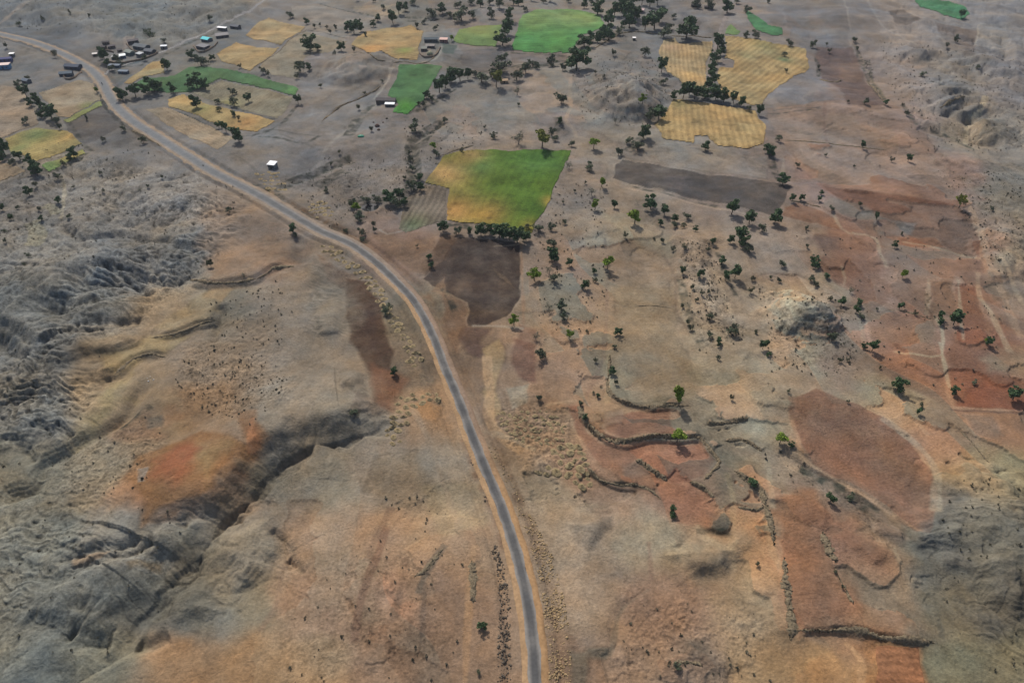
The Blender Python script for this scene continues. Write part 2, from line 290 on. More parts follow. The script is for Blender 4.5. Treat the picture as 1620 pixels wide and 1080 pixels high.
# ------------------------------------------------------------------ road line and the bed cut for it
ROADP = [(-190,12),(-100,34),(0,55),(50,66),(100,86),(140,109),(160,127),(172,150),(186,171),(212,193),(250,219),(300,249),(337,271),(405,307),(455,336),(505,364),(555,390),(595,417),(625,443),(650,470),(670,502),(687,537),(705,585),(727,635),(747,690),(767,740),(790,796),(810,853),(825,906),(836,958),(843,1010),(847,1080),(850,1150),(852,1230)]
rp = pl(ROADP)
rz = lookup(Z, rp[:, 0], rp[:, 1]); K = 15
rz = np.convolve(np.pad(rz, K, 'edge'), np.hanning(2*K+1)/np.hanning(2*K+1).sum(), 'valid') + 0.25
S, D, SD, T = line_field(rp, 16)
zr = np.interp(T, np.linspace(0, 1, len(rz)), rz)
kk = sstep(4.6, 11.5, D)
ditch = -0.9 * np.exp(-((D - 6.6) / 1.1)**2)
Z[S] = np.where(D < 15, (zr - .22) * (1 - kk) + Z[S] * kk + ditch * (D > 4.6), Z[S])
# pond bed
px_, py_, pz_ = at(585., 327.); S = box([px_-8, px_+8], [py_-8, py_+8], 4)
q = np.hypot((X[S]-px_)/4.6, (Y[S]-py_)/4.2); pz_ = float(lookup(Z, px_, py_)) - .3
Z[S] = np.where(q < 2, Z[S]*sstep(1.1, 2, q) + (1-sstep(1.1, 2, q))*(pz_ + .45*sstep(1.05, .0 + 1.35, q) - 1.2*(1-sstep(.6, 1.05, q))), Z[S])
def gz(x, y): return lookup(Z, x, y)
# ------------------------------------------------------------------ soil colours, some with slope shade worked in
CP_ = """60,40,88,94,100 200,40,90,97,101 350,40,96,99,100 450,40,118,112,106 550,40,120,112,103 650,40,108,103,96 800,40,118,110,103 900,40,124,115,105 1050,40,108,103,99 1150,40,120,113,108 1300,40,110,107,106 1400,40,120,112,107 1550,40,110,109,111
60,120,108,106,102 180,90,112,108,104 330,130,112,108,98 500,130,118,112,107 600,130,112,107,102 780,120,115,108,102 880,130,128,118,106 980,130,112,109,106 1150,130,122,113,105 1280,130,116,111,111 1330,130,120,104,98 1420,130,126,113,105 1500,130,108,106,106 1600,130,112,108,108
60,215,112,108,100 180,220,100,97,94 280,220,112,108,104 400,220,112,108,104 500,220,112,107,103 600,220,112,106,100 800,210,132,121,109 880,220,122,113,105 960,220,132,121,107 1100,240,126,118,108 1250,215,125,108,98 1400,215,142,114,100 1540,220,130,118,102 1600,220,118,112,104
40,300,100,97,94 150,300,108,106,103 250,300,114,112,110 450,310,115,106,97 560,290,108,102,97 620,300,112,104,96 900,300,133,119,103 1000,300,130,116,100 1150,300,122,108,98 1350,270,142,110,98 1500,290,136,108,94 1600,300,108,105,97
60,400,106,106,104 200,400,100,101,101 300,400,102,102,100 370,370,122,106,92 420,400,134,108,88 520,420,114,101,87 620,400,122,97,82 870,400,124,110,97 1000,400,134,114,92 1150,400,136,119,101 1250,400,140,120,102 1350,400,126,92,76 1450,400,130,106,90 1550,400,137,108,90 1600,400,126,114,97
40,480,92,96,97 150,480,98,101,101 270,480,128,112,90 350,480,124,115,98 450,480,127,114,98 530,480,118,108,96 640,500,112,100,82 870,480,132,117,98 1000,480,136,116,90 1150,480,143,125,103 1250,480,147,134,113 1350,480,136,114,97 1450,480,131,102,85 1550,480,132,100,80 1610,470,132,112,95
60,560,95,98,99 200,560,131,113,88 300,560,132,114,93 420,560,132,115,95 500,560,130,114,94 650,580,120,100,78 740,560,118,94,72 850,560,142,114,90 1000,560,136,116,90 1130,560,147,126,98 1250,560,142,124,100 1350,560,133,108,91 1450,560,137,98,78 1550,560,132,88,68
60,650,102,102,98 160,640,138,116,86 250,650,132,114,90 330,640,137,110,82 450,650,132,117,97 550,660,122,112,96 680,650,150,116,82 800,650,128,106,84 850,620,138,112,88 1000,620,134,114,88 1100,660,146,123,97 1200,650,148,127,100 1400,640,152,127,95 1500,680,142,112,86 1600,680,137,106,80
60,750,114,110,95 150,730,128,116,94 250,760,150,104,68 350,740,150,106,72 420,760,112,107,94 520,750,138,123,100 600,750,148,128,104 700,750,150,132,108 850,790,148,125,98 950,760,147,112,87 1080,780,146,108,82 1200,760,142,116,92 1300,760,127,103,85 1550,740,134,114,85 1600,750,130,117,87
60,850,104,105,97 200,850,116,112,102 320,850,110,109,100 390,850,122,118,108 500,850,143,120,97 600,850,148,120,94 700,850,150,124,96 770,850,148,120,92 900,850,148,123,95 1050,850,148,127,98 1150,850,147,121,90 1300,850,150,106,78 1400,850,147,115,85 1480,850,112,108,96 1560,850,98,94,82 1610,850,100,96,84
60,950,101,102,95 200,940,95,97,92 300,950,105,104,95 400,950,123,111,88 500,950,148,114,88 600,950,152,115,88 700,950,136,110,87 900,950,148,121,93 1050,950,150,115,88 1200,950,157,128,93 1300,950,150,105,75 1400,950,147,118,91 1500,950,112,104,85 1600,950,96,91,80
60,1050,106,107,98 180,1050,118,114,96 280,1050,152,113,74 400,1050,152,118,81 500,1050,148,118,85 600,1050,142,109,82 700,1050,132,106,82 950,1050,142,113,88 1100,1050,128,106,86 1200,1050,152,121,85 1300,1050,157,118,78 1400,1050,150,100,62 1500,1050,122,113,83 1600,1050,117,108,81"""
cps = np.array([[float(v) for v in t.split(',')] for t in CP_.split()])
cx, cy, _ = at(cps[:, 0], cps[:, 1]); ca, cb = fan(cx, cy)
rr = np.arange(0, NR, 6); cc = np.arange(0, NC, 6)
cc = np.unique(np.append(cc, NC-1)); rr = np.unique(np.append(rr, NR-1))
ga = GXp[np.ix_(rr, cc)] ; gb = np.clip(GYp[np.ix_(rr, cc)], -200, 1300); ga = np.clip(ga, -300, 1900)
wa = ga + 22*WX[np.ix_(rr, cc)]; wb = gb + 12*WY[np.ix_(rr, cc)]
num = np.zeros(ga.shape + (3,)); den = np.zeros(ga.shape)
lc = soft_lin(cps[:, 2:5], .78)
for k in range(len(cps)):
    g = 1 / (((wa - ca[k])**2 + (1.25*(wb - cb[k]))**2) / 55.0**2 + .05)**2.2
    num += g[..., None] * lc[k]; den += g
low = num / den[..., None]
def up(A):
    t = np.empty((NR, A.shape[1])); 
    for c in range(A.shape[1]): t[:, c] = np.interp(np.arange(NR), rr, A[:, c])
    i = np.searchsorted(cc, np.arange(NC), 'right') - 1; i = np.clip(i, 0, len(cc)-2)
    f = (np.arange(NC) - cc[i]) / (cc[i+1] - cc[i])
    return t[:, i]*(1-f) + t[:, i+1]*f
SOIL = np.stack([up(low[..., c]) for c in range(3)], -1).astype(np.float32)
FUR = np.zeros((NR, NC), np.float32)
def paint(poly, rgb, a=1.0, soft=1.2, warp=1.0):
    plot = soft <= 4; warp = 1.4 if plot else 5
    S, m = poly_field(*zip(*poly), soft*.4 if plot else soft*.75, warp); D = poly_field.D
    if plot and a >= .6:
        th = (abs(int(poly[0][0]*7+poly[0][1])) % 40 - 20)/60.0; lam = np.maximum(1.3, 3.0*CUT[S])
        fu = np.sin(6.2832*(X[S]*math.sin(th) + Y[S]*math.cos(th) + 1.5*WX[S])/lam) * (m > .5)
        FUR[S] = FUR[S]*(m <= .5) + fu*.05
        rim = np.exp(-((D+.4)/.7)**2) * np.clip(.55 + 1.1*fbm(X[S], Y[S], 14, 2, int(poly[0][0])), 0, 1)
        k = (1.22 if int(poly[0][0]) % 3 else .74); SOIL[S] *= (1 + (k-1)*rim)[..., None]
    rgb = (rgb[0]*.97, rgb[1]*1.01, rgb[2]*.95) if rgb[0] > rgb[1] + 22 else rgb
    m = (m * a * .93 * np.clip(1 + .22*fbm(X[S], Y[S], 9, 4, int(poly[0][1])+3, .6, cut=CUT[S]), .4, 1.1))[..., None]
    SOIL[S] = SOIL[S]*(1-m) + soft_lin(rgb)*m
def stroke(p, rgb, wid, a=.8, soft=.6, br=0.0):
    q = pl(p); S, D, SD, T = line_field(q, wid*3 + 2)
    m = 1 - sstep(wid*.5 - soft*.5, wid*.5 + soft, D + WX[S]*.5)
    if br: m = m * np.clip(.55 + br*fbm(X[S], Y[S], 4, 2, 88), 0, 1)
    m = (m*a*sstep(0, .04, T)*(1-sstep(.96, 1, T)))[..., None]; SOIL[S] = SOIL[S]*(1-m) + soft_lin(rgb)*m
PATCH = [
 ([(1545,186),(1590,189),(1588,219),(1548,217)],(90,89,85),.8,2),([(1440,80),(1470,76),(1500,95),(1470,108),(1445,100)],(90,88,88),.7,3),([(1488,135),(1520,128),(1545,150),(1555,175),(1520,195),(1490,170)],(92,90,89),.6,4),([(1552,38),(1600,36),(1592,90),(1545,70)],(122,118,113),.6,3),
 ([(1215,185),(1300,172),(1306,224),(1240,222)],(134,108,96),.6,2),([(1310,180),(1400,172),(1425,235),(1360,230),(1310,225)],(138,112,98),.6,2),([(1240,228),(1310,230),(1400,242),(1410,300),(1310,290),(1265,262)],(134,102,90),.6,2),
 ([(1522,455),(1545,460),(1560,500),(1568,530),(1530,520),(1520,490)],(136,92,72),.7,2),([(1565,425),(1585,430),(1600,475),(1575,480),(1562,450)],(132,102,84),.7,2),([(1370,492),(1475,507),(1478,545),(1375,540)],(134,108,90),.7,2),([(1472,445),(1512,447),(1515,500),(1470,498)],(126,92,76),.7,2),([(1525,655),(1570,658),(1582,692),(1545,690)],(118,106,94),.6,3),
 ([(975,225),(1100,236),(1215,250),(1212,282),(1100,268),(985,248)],(128,118,106),.6,2),([(855,250),(900,245),(960,260),(945,330),(890,330),(870,310)],(126,110,96),.6,3),([(1120,420),(1180,410),(1215,450),(1200,520),(1140,500)],(142,122,98),.6,4),([(860,520),(950,520),(955,600),(900,635),(862,630)],(144,122,98),.6,3),
 ([(1120,560),(1210,570),(1240,610),(1170,650),(1085,625),(1090,590)],(146,126,98),.6,3),([(1180,380),(1230,370),(1250,440),(1190,450)],(138,118,98),.6,3),([(500,220),(590,215),(640,260),(560,270),(510,260)],(118,110,104),.6,3),([(430,270),(520,225),(600,240),(560,262),(470,300)],(112,106,102),.5,3),([(720,200),(820,190),(900,210),(860,225),(760,230)],(136,120,106),.6,3),
 ([(560,10),(640,10),(650,20),(600,28),(560,20)],(140,128,108),.7,2),([(500,60),(540,58),(545,66),(510,72)],(124,116,100),.6,2),([(670,30),(720,32),(715,60),(672,58)],(112,106,100),.7,2),([(1060,5),(1140,8),(1140,30),(1070,28)],(124,116,110),.6,2),([(1180,70-8),(1235,60),(1280,75),(1230,68)],(118,112,108),.6,2),([(1240,60),(1340,55),(1345,75),(1280,78)],(104,99,98),.6,2),
 ([(80,100),(150,118),(120,128),(60,140),(30,128)],(112,108,106),.5,2),([(0,60),(60,80),(50,100),(0,95)],(116,112,108),.5,3),([(380,225),(460,195),(500,215),(440,250),(400,250)],(118,113,109),.5,3),([(260,232),(330,255),(380,290),(320,268)],(120,112,104),.5,2),([(560,630-10),(620,640),(600,660),(560,655)],(120,98,80),.5,3),
 ([(1010,830),(1060,830),(1090,850),(1040,850)],(150,128,98),.5,3),([(1230,840-5),(1240,880),(1235,900),(1228,880)],(150,128,104),.5,2),([(1125,720),(1150,712),(1215,725),(1212,742),(1160,742)],(142,118,94),.5,3),([(600,720),(660,715),(690,780),(640,800),(580,780)],(140,112,88),.6,4),([(660,770),(760,760),(780,830),(700,850)],(150,126,98),.5,4),([(450,880),(590,860),(590,980),(470,1000)],(142,112,88),.5,6),
 ([(985,252),(1110,275),(1250,292),(1245,310),(1225,341),(1130,320),(1040,299),(967,282),(975,262)],(76,69,64),.95,1.0),
 ([(1085,280),(1160,288),(1185,320),(1130,318),(1060,298)],(66,64,66),.7,5),([(1040,292),(1060,275),(1085,280),(1080,300)],(98,86,80),.7,4),
 ([(722,376),(824,384),(826,430),(822,470),(803,500),(770,514),(739,515),(738,480),(705,462),(668,440),(702,410)],(62,49,43),.95,1.0),
 ([(700,372),(722,374),(716,392),(704,410),(672,436),(666,420),(690,392)],(84,60,48),.9,1.5),([(704,438),(704,470),(683,460)],(128,98,80),.8,.6),
 ([(780,425),(800,436),(812,455),(822,462),(800,446)],(108,84,68),.6,2),([(700,462),(736,480),(738,520),(722,560),(700,520)],(118,82,62),.7,3),
 ([(735,516),(775,518),(760,540),(770,570),(740,560),(728,535)],(82,60,52),.85,3),([(812,535),(848,545),(848,605),(825,598),(808,575)],(112,72,62),.8,3),
 ([(820,510),(845,520),(850,560),(815,545)],(120,80,66),.6,3),
 ([(500,402),(540,425),(565,432),(575,458),(550,462),(520,440)],(112,82,66),.7,4),([(548,440),(578,445),(600,475),(612,520),(620,560),(618,590),(585,585),(556,540),(545,490)],(78,52,40),.92,3),
 ([(560,480),(595,490),(605,530),(590,560),(560,520)],(68,50,44),.8,5),([(585,575),(625,590),(645,600),(620,650),(600,640),(592,610)],(124,74,50),.85,4),
 ([(645,640),(675,635),(700,640),(690,665),(650,665)],(160,108,66),.7,4),
 ([(1215,172),(1290,160),(1420,168),(1500,250),(1510,320),(1420,312),(1305,295),(1262,255),(1225,215)],(140,108,96),.75,3),
 ([(1305,295),(1420,309),(1512,324),(1545,345),(1558,402),(1500,398),(1440,380),(1430,350),(1380,340),(1330,322)],(116,78,64),.9,1.2),
 ([(1240,328),(1262,320),(1300,333),(1330,350),(1330,362),(1270,350),(1240,342)],(132,86,66),.85,1.5),([(1380,345),(1445,352),(1445,372),(1390,372)],(108,102,98),.7,3),([(1315,312),(1360,322),(1400,345),(1350,345),(1300,325)],(112,105,95),.7,4),
 ([(1285,368),(1330,366),(1385,385),(1390,440),(1420,450),(1405,480),(1370,495),(1340,450),(1300,440),(1300,400)],(124,86,72),.75,4),([(1290,372),(1330,375),(1325,395),(1295,398)],(98,80,72),.6,4),
 ([(1420,375),(1480,378),(1495,392),(1420,388)],(140,86,62),.8,2),([(1370,490),(1475,500),(1490,560),(1500,640),(1420,610),(1380,560)],(132,94,78),.65,3),
 ([(1520,450),(1545,455),(1560,520),(1560,600),(1580,650),(1510,648),(1500,560),(1515,520)],(128,78,60),.85,4),([(1560,590),(1620,600),(1700,640),(1620,656),(1510,640),(1550,610)],(134,76,56),.85,4),([(1470,450),(1510,440),(1512,500),(1475,500)],(124,86,68),.7,3),
 ([(1560,560),(1620,555),(1700,570),(1640,590),(1570,580)],(142,118,96),.6,5),
 ([(1243,625),(1290,614),(1345,637),(1400,660),(1440,700),(1478,745),(1480,845),(1460,838),(1400,800),(1340,765),(1290,740),(1268,700),(1250,660)],(134,90,72),.9,1.2),
 ([(1275,700),(1340,690),(1400,760),(1420,800),(1340,760),(1280,735)],(140,88,66),.6,8),([(1400,720),(1470,750),(1475,800),(1430,790)],(130,96,80),.6,8),
 ([(1225,785),(1290,775),(1300,800),(1320,815),(1270,830),(1225,820)],(138,90,66),.8,4),([(1240,820),(1300,840),(1325,905),(1340,960),(1330,990),(1255,990),(1250,930),(1242,870)],(150,98,72),.85,3),([(1325,845),(1375,835),(1400,860),(1385,885),(1345,880)],(128,82,62),.75,5),
 ([(1272,730),(1340,770),(1400,815),(1450,850),(1430,860),(1380,835),(1310,790),(1255,760)],(118,100,84),.7,3),
 ([(895,640),(918,640),(930,680),(950,700),(990,706),(1040,700),(1110,700),(1135,728),(1110,755),(1060,765),(1030,740),(1000,725),(975,745),(950,740),(925,700)],(140,90,72),.8,2),
 ([(1000,650),(1060,648),(1068,688),(1020,688),(985,692),(962,680),(955,665)],(132,86,70),.8,2),([(960,655),(990,645),(985,670),(955,672)],(122,108,92),.7,3),
 ([(945,735),(1010,735),(1050,765),(1100,770),(1130,810),(1120,835),(1080,830),(1040,780),(985,762)],(142,92,70),.75,3),([(975,735),(1010,730),(1025,750),(985,755)],(118,98,84),.7,4),([(1120,810),(1155,815),(1152,840),(1125,835)],(92,82,72),.8,4),
 ([(1160,720),(1200,725),(1210,760),(1180,750)],(150,106,74),.6,5),([(1125,745),(1160,750),(1175,790),(1140,785)],(126,112,94),.7,6),([(1180,830),(1215,830),(1215,870),(1180,865)],(148,104,78),.6,5),
 ([(195,760),(215,725),(260,705),(320,682),(360,690),(385,705),(400,720),(360,755),(330,775),(250,800),(230,830),(232,790)],(128,84,50),.9,3),([(240,735),(290,700),(320,705),(290,745),(250,755)],(146,74,46),.8,5),([(370,655),(405,650),(425,690),(400,720),(385,690)],(140,90,56),.85,4),
 ([(320,700),(355,705),(350,745),(310,730)],(140,112,76),.7,6),([(188,678),(230,655),(270,660),(250,690),(200,690)],(140,98,76),.6,6),([(260,640),(295,640),(290,660),(265,662)],(150,104,78),.6,5),([(215,745),(232,742),(230,762),(218,764)],(125,118,108),.7,1.5),
 ([(230,660),(258,655),(262,672),(235,674)],(98,97,90),.7,3),([(390,680),(408,660),(410,700),(398,710)],(158,92,58),.5,4),
 ([(165,560),(205,550),(240,530),(300,530),(260,560),(230,560),(180,588),(162,585)],(145,120,84),.75,4),([(180,600),(205,580),(200,640),(150,670),(120,690),(140,655)],(146,122,82),.7,5),([(245,520),(330,455),(370,452),(330,510),(280,526)],(140,116,88),.8,4),([(330,450),(368,454),(352,478),(320,470)],(150,116,84),.7,3),
 ([(120,880),(170,874),(150,890),(125,890)],(150,112,84),.7,2),([(205,895),(255,889),(250,900),(210,902)],(148,116,84),.6,2),([(230,815),(290,805),(280,825),(235,828)],(152,104,72),.7,4),
 ([(365,870),(412,850),(418,900),(380,930),(340,900),(350,880)],(126,122,112),.75,8),([(330,830),(400,815),(410,850),(350,860)],(122,118,110),.5,8),
 ([(1365,1012),(1462,1018),(1470,1100),(1360,1100)],(152,102,66),.85,1.5),([(1385,1020),(1455,1022),(1462,1095),(1380,1095)],(150,92,54),.6,3),([(1290,1000),(1350,1000),(1340,1040),(1310,1025)],(112,98,88),.8,5),([(1240,1040),(1330,1010),(1350,1060),(1300,1100),(1200,1100)],(160,120,80),.5,10),
 ([(1480,770),(1510,765),(1500,850),(1505,900),(1475,950),(1440,945),(1455,880),(1485,850)],(92,92,88),.85,6),([(1500,800),(1530,860),(1520,960),(1485,970),(1478,920)],(84,84,80),.6,8),([(1430,1000),(1480,960),(1500,1020),(1480,1030)],(128,116,96),.6,5),
 ([(895,830),(940,825),(970,812),(975,835),(940,868),(905,860)],(122,106,88),.6,4),([(1040,845),(1090,840),(1100,870),(1060,880)],(140,132,108),.7,8),([(1085,885),(1155,880),(1158,915),(1110,920)],(118,112,96),.6,6),
 ([(1020,950),(1080,940),(1100,1000),(1060,1050),(1000,1030),(985,980)],(132,96,78),.7,12),([(1080,1010),(1110,1000),(1115,1045),(1080,1045)],(82,78,72),.8,5),([(930,1024),(965,1025),(960,1040),(932,1040)],(92,88,72),.8,2),([(903,1030),(930,1028),(928,1100),(903,1100)],(112,103,82),.7,2),  # second patch: shade of the mound's face put into the soil colour
 ([(940,910),(980,912),(985,935),(950,935)],(120,108,98),.6,6),([(975,455),(1065,455),(1070,540),(1110,610),(1090,635),(1000,635),(975,600),(970,520)],(132,113,86),.75,3),
 ([(640,380),(690,375),(690,400),(672,432),(650,430),(610,400),(585,370),(610,362)],(122,92,76),.8,3),([(575,330),(620,330),(635,360),(600,362),(575,345)],(120,98,84),.6,3),
 ([(1290,75),(1350,75),(1360,105),(1370,130),(1398,155),(1395,165),(1340,165),(1330,140),(1300,125),(1292,95)],(96,76,70),.9,2),([(1325,100),(1360,100),(1365,130),(1335,130)],(118,88,76),.7,4),([(1295,80),(1345,78),(1345,100),(1300,100)],(92,78,78),.7,3),
 ([(1405,18),(1430,15),(1455,30),(1440,40),(1415,36)],(84,76,72),.85,3),([(1480,35),(1510,42),(1548,50),(1540,88),(1525,90),(1495,70)],(98,86,80),.85,3),([(1503,98),(1520,100),(1545,120),(1535,130),(1508,115)],(92,82,74),.8,3),
 ([(1240,12),(1340,12),(1345,45),(1245,45)],(100,94,92),.6,3),([(1140,95),(1162,97),(1160,108),(1138,106)],(104,94,92),.9,1),
 ([(700,78),(790,76),(810,98),(770,118),(715,112),(700,100)],(96,90,86),.8,3),([(805,82),(895,84),(900,98),(850,102),(812,100)],(108,96,88),.7,3),([(700,68),(725,72),(718,86),(700,84)],(62,82,72),.7,2),
 ([(100,190),(160,162),(178,178),(200,200),(150,222),(132,228),(108,208)],(84,80,78),.9,1.5),([(0,292),(60,275),(95,272),(95,262),(60,272),(30,282),(-30,300),(-30,310)],(88,84,80),.8,3),
 ([(165,100),(200,110),(210,118),(190,138),(172,125)],(70,82,88),.7,3),([(200,95),(225,95),(250,85),(220,100),(185,108)],(60,78,84),.8,3),([(195,60),(215,56),(212,72),(195,78)],(132,118,110),.6,3),
 ([(1080,20),(1105,30),(1112,50),(1070,45)],(98,88,84),.8,3),([(315,385),(340,325),(400,318),(460,345),(470,395),(430,420),(380,440),(330,440)],(130,108,88),.6,5),([(330,440),(345,400),(460,370),(468,400),(430,422),(380,440)],(142,106,82),.6,6),
 ([(955,330),(1010,345),(1075,385),(1060,400),(1000,385),(960,350)],(142,134,110),.6,5),([(905,355),(960,335),(958,390),(920,385)],(132,124,108),.5,5),([(1200,448),(1290,445),(1330,475),(1290,500),(1200,490)],(150,138,116),.6,8),([(1285,420),(1345,460),(1340,475),(1290,440)],(140,138,120),.6,4),
 ([(1250,500),(1320,490),(1345,560),(1280,560)],(110,104,96),.6,8),([(1490,50),(1560,100),(1545,160),(1480,140)],(108,107,104),.4,8),([(900,120),(1050,115),(1075,160),(960,190)],(106,104,102),.5,8),
 ([(955,640),(960,560),(968,560),(966,640)],(150,126,98),.5,1),([(1180,620),(1240,612),(1242,660),(1190,680)],(142,134,112),.6,6),([(803,615),(835,605),(833,640),(810,648)],(150,140,118),.7,2),
 ([(762,550),(790,535),(800,560),(785,600),(790,650),(770,670),(765,620),(775,590)],(160,126,88),.7,2),([(480,430),(520,425),(560,470),(560,500),(500,540),(490,480)],(120,116,102),.4,8),
 ([(430,680),(520,645),(585,648),(590,690),(500,712),(440,755),(400,800),(345,840),(320,880),(345,790),(400,720)],(84,83,78),.75,5)]  # ravine bank: soil darkened to deepen the shade on its steep side
for p, c, a, s in PATCH: paint(p, c, a, s)
LINES = [([(1335,0),(1342,25),(1346,50)],(134,128,122),1.4,.7),([(1370,-5),(1380,15),(1395,40),(1427,60),(1452,75)],(136,128,120),2,.6),([(1600,38),(1552,38),(1547,55),(1543,72)],(140,134,124),1.2,.6),([(1215,176),(1250,172),(1300,169)],(84,82,80),1.0,.8),([(1490,212),(1515,222),(1542,238)],(84,88,74),1.6,.7),
 ([(1318,334),(1332,362),(1355,370),(1385,377),(1392,400),(1405,425)],(152,130,106),1.6,.7),([(1425,382),(1482,392),(1527,405),(1555,410)],(156,130,102),1.3,.8),([(1469,440),(1468,470),(1465,500)],(150,126,102),1.1,.7),([(1515,440),(1518,470),(1520,505),(1524,540)],(150,128,104),1.2,.8),([(1546,428),(1550,470),(1565,490),(1582,525),(1600,560)],(160,136,108),1.8,.7),([(1582,405),(1600,445),(1620,485)],(156,134,108),1.6,.7),
 ([(1332,420),(1337,440),(1334,452)],(150,132,108),1.2,.6),([(1355,495),(1362,515),(1366,540)],(146,126,104),1.4,.6),([(1500,647),(1572,651),(1640,657)],(100,80,68),.9,.8),([(1502,644),(1572,648),(1640,653)],(160,132,104),.9,.7),([(1390,658),(1420,678),(1450,703),(1478,740),(1482,810)],(150,136,112),2.2,.6),([(1215,725),(1219,765),(1223,805)],(156,132,102),1.4,.6),([(1415,865),(1420,880),(1426,893)],(160,138,108),1.2,.6),([(1480,950),(1486,980),(1490,1010)],(92,88,76),1.0,.7),
 ([(965,288),(1035,306),(1135,330),(1222,346)],(152,132,112),1.0,.8),([(860,641),(890,636),(916,633)],(158,136,106),.8,.6),([(1084,626),(1122,638),(1160,652)],(158,136,106),.8,.5),([(957,375),(958,395)],(96,84,74),1,.7),([(1120,410),(1135,440),(1150,480),(1165,520)],(160,140,112),1.6,.5),([(1590,690),(1520,655)],(110,98,84),1.0,.4),([(1100,830),(1130,860),(1160,870)],(164,140,104),1.6,.5),
 ([(1420,620),(1440,650),(1470,690)],(150,130,104),1.2,.4),([(870,620),(850,660),(845,690)],(116,92,72),1.5,.5),([(650,640),(680,700),(700,760),(725,830),(740,880)],(150,126,98),1.5,.45),([(405,270),(380,250),(340,240)],(92,90,86),1.2,.6),([(500,215),(470,212),(430,205),(400,212)],(84,82,78),1.1,.7),([(405,220),(440,212),(470,222),(500,235)],(86,84,80),1.0,.6),([(640,215),(660,235),(700,222),(715,200)],(84,80,76),1.8,.6),
 ([(720,240),(740,260),(700,250)],(90,86,78),1,.5),([(780,390),(824,386)],(150,128,104),.8,.7),([(824,384),(826,430),(828,500),(828,515)],(140,112,88),1.0,.8),([(960,560),(940,600),(925,632)],(130,104,84),.9,.5),([(1180,230),(1240,235)],(140,130,116),1,.5),([(1240,250),(1238,285)],(150,136,118),1.4,.5),([(975,240),(1050,240),(1140,248),(1215,252)],(112,102,94),1.1,.5),([(1020,226),(1090,232),(1160,242)],(144,132,118),1.2,.4),
 ([(770,560),(772,590),(776,620),(772,655),(785,680),(805,700),(830,716)],(165,130,90),3.2,.8),([(405,308),(425,300),(440,318),(470,330)],(150,122,92),2,.6),
 ([(903,120),(902,150),(903,170),(895,190),(908,205),(912,220)],(146,128,108),2.2,.7),([(905,165),(880,176),(820,178),(780,182)],(140,124,108),2,.5),([(908,215),(950,222),(975,200)],(140,126,106),2,.5),
 ([(1520,300),(1540,340),(1552,370),(1560,410),(1580,450),(1600,500),(1618,540)],(160,128,100),2.6,.6),([(1410,555),(1450,560),(1488,562),(1490,520),(1478,500)],(160,138,110),.9,.8),([(1487,540),(1495,580),(1503,615)],(160,140,112),1.2,.8),
 ([(1305,160),(1304,200),(1308,225)],(120,92,80),1,.6),([(1240,222),(1300,226),(1360,232),(1410,236)],(110,98,88),1.4,.6),([(1373,110),(1385,135),(1402,160)],(104,96,78),1.4,.8),([(1352,70),(1365,100),(1385,140),(1400,160)],(150,132,112),1.4,.4),
 ([(1560,150),(1548,180),(1532,190),(1527,230)],(152,140,116),3,.7),([(600,160),(560,195),(520,230),(505,260),(480,275)],(128,122,114),2.5,.6),([(700,72),(690,92),(660,102),(625,104),(612,130),(590,160)],(140,134,124),2,.8),
 ([(1215,825),(1225,880),(1240,900)],(160,136,102),2,.5),([(1248,650),(1262,690),(1270,725),(1330,765),(1400,805),(1465,842)],(164,128,96),1.0,.8),([(1150,745),(1160,800),(1158,860),(1162,905)],(158,134,100),1.4,.6),
 ([(962,400),(960,470),(957,540),(945,600)],(124,102,84),1.2,.5),([(1048,400),(1068,440),(1070,490),(1095,530)],(110,92,76),1.0,.5),([(745,515),(790,516),(830,520)],(150,138,120),.9,.6),([(640,365),(612,370),(600,362)],(150,138,122),.9,.6),
 ([(505,395),(520,398),(560,425),(600,455),(612,480)],(122,110,92),1,.5),([(1030,930),(985,962),(975,990),(970,1020),(962,1040)],(112,96,76),.9,.6),([(1026,855),(1028,880),(1030,920)],(130,96,76),1.3,.5),
 ([(580,890),(590,860),(605,830),(620,800)],(116,90,72),1.6,.5),([(560,1020),(568,960),(580,920),(600,870),(612,830)],(122,88,68),1.8,.7),([(622,985),(632,940),(642,900),(640,880)],(118,92,72),1.8,.6),([(660,940),(672,910),(690,880),(705,860)],(100,92,80),1.8,.7),([(668,1010),(670,960),(672,920)],(106,88,72),1.2,.7),
 ([(740,980),(742,930),(748,880),(752,860)],(160,128,92),1.5,.6),([(735,1100),(738,1020),(742,950)],(158,120,80),1.5,.6),([(455,890),(440,930),(435,960),(410,1000)],(124,98,76),1.5,.4),([(1425,500),(1405,492)],(90,80,70),1,.5),
 ([(765,680),(800,690),(850,712)],(150,134,108),2,.5),([(1335,1015),(1360,1040),(1362,1100)],(168,132,92),1,.7),([(400,660),(395,690),(398,720)],(168,110,70),1.5,.5),([(60,0),(20,20),(-20,45)],(128,118,110),5,.5),([(250,380),(235,400),(240,440)],(116,114,108),1,.4),
 ([(97,350),(102,300),(97,282)],(140,132,112),1.5,.6),([(50,350),(60,370),(50,390)],(126,122,96),7,.5),([(70,325),(85,330),(90,340)],(126,122,96),5,.5)]
for p, c, wd, a in LINES: stroke(p, c, wd, a)
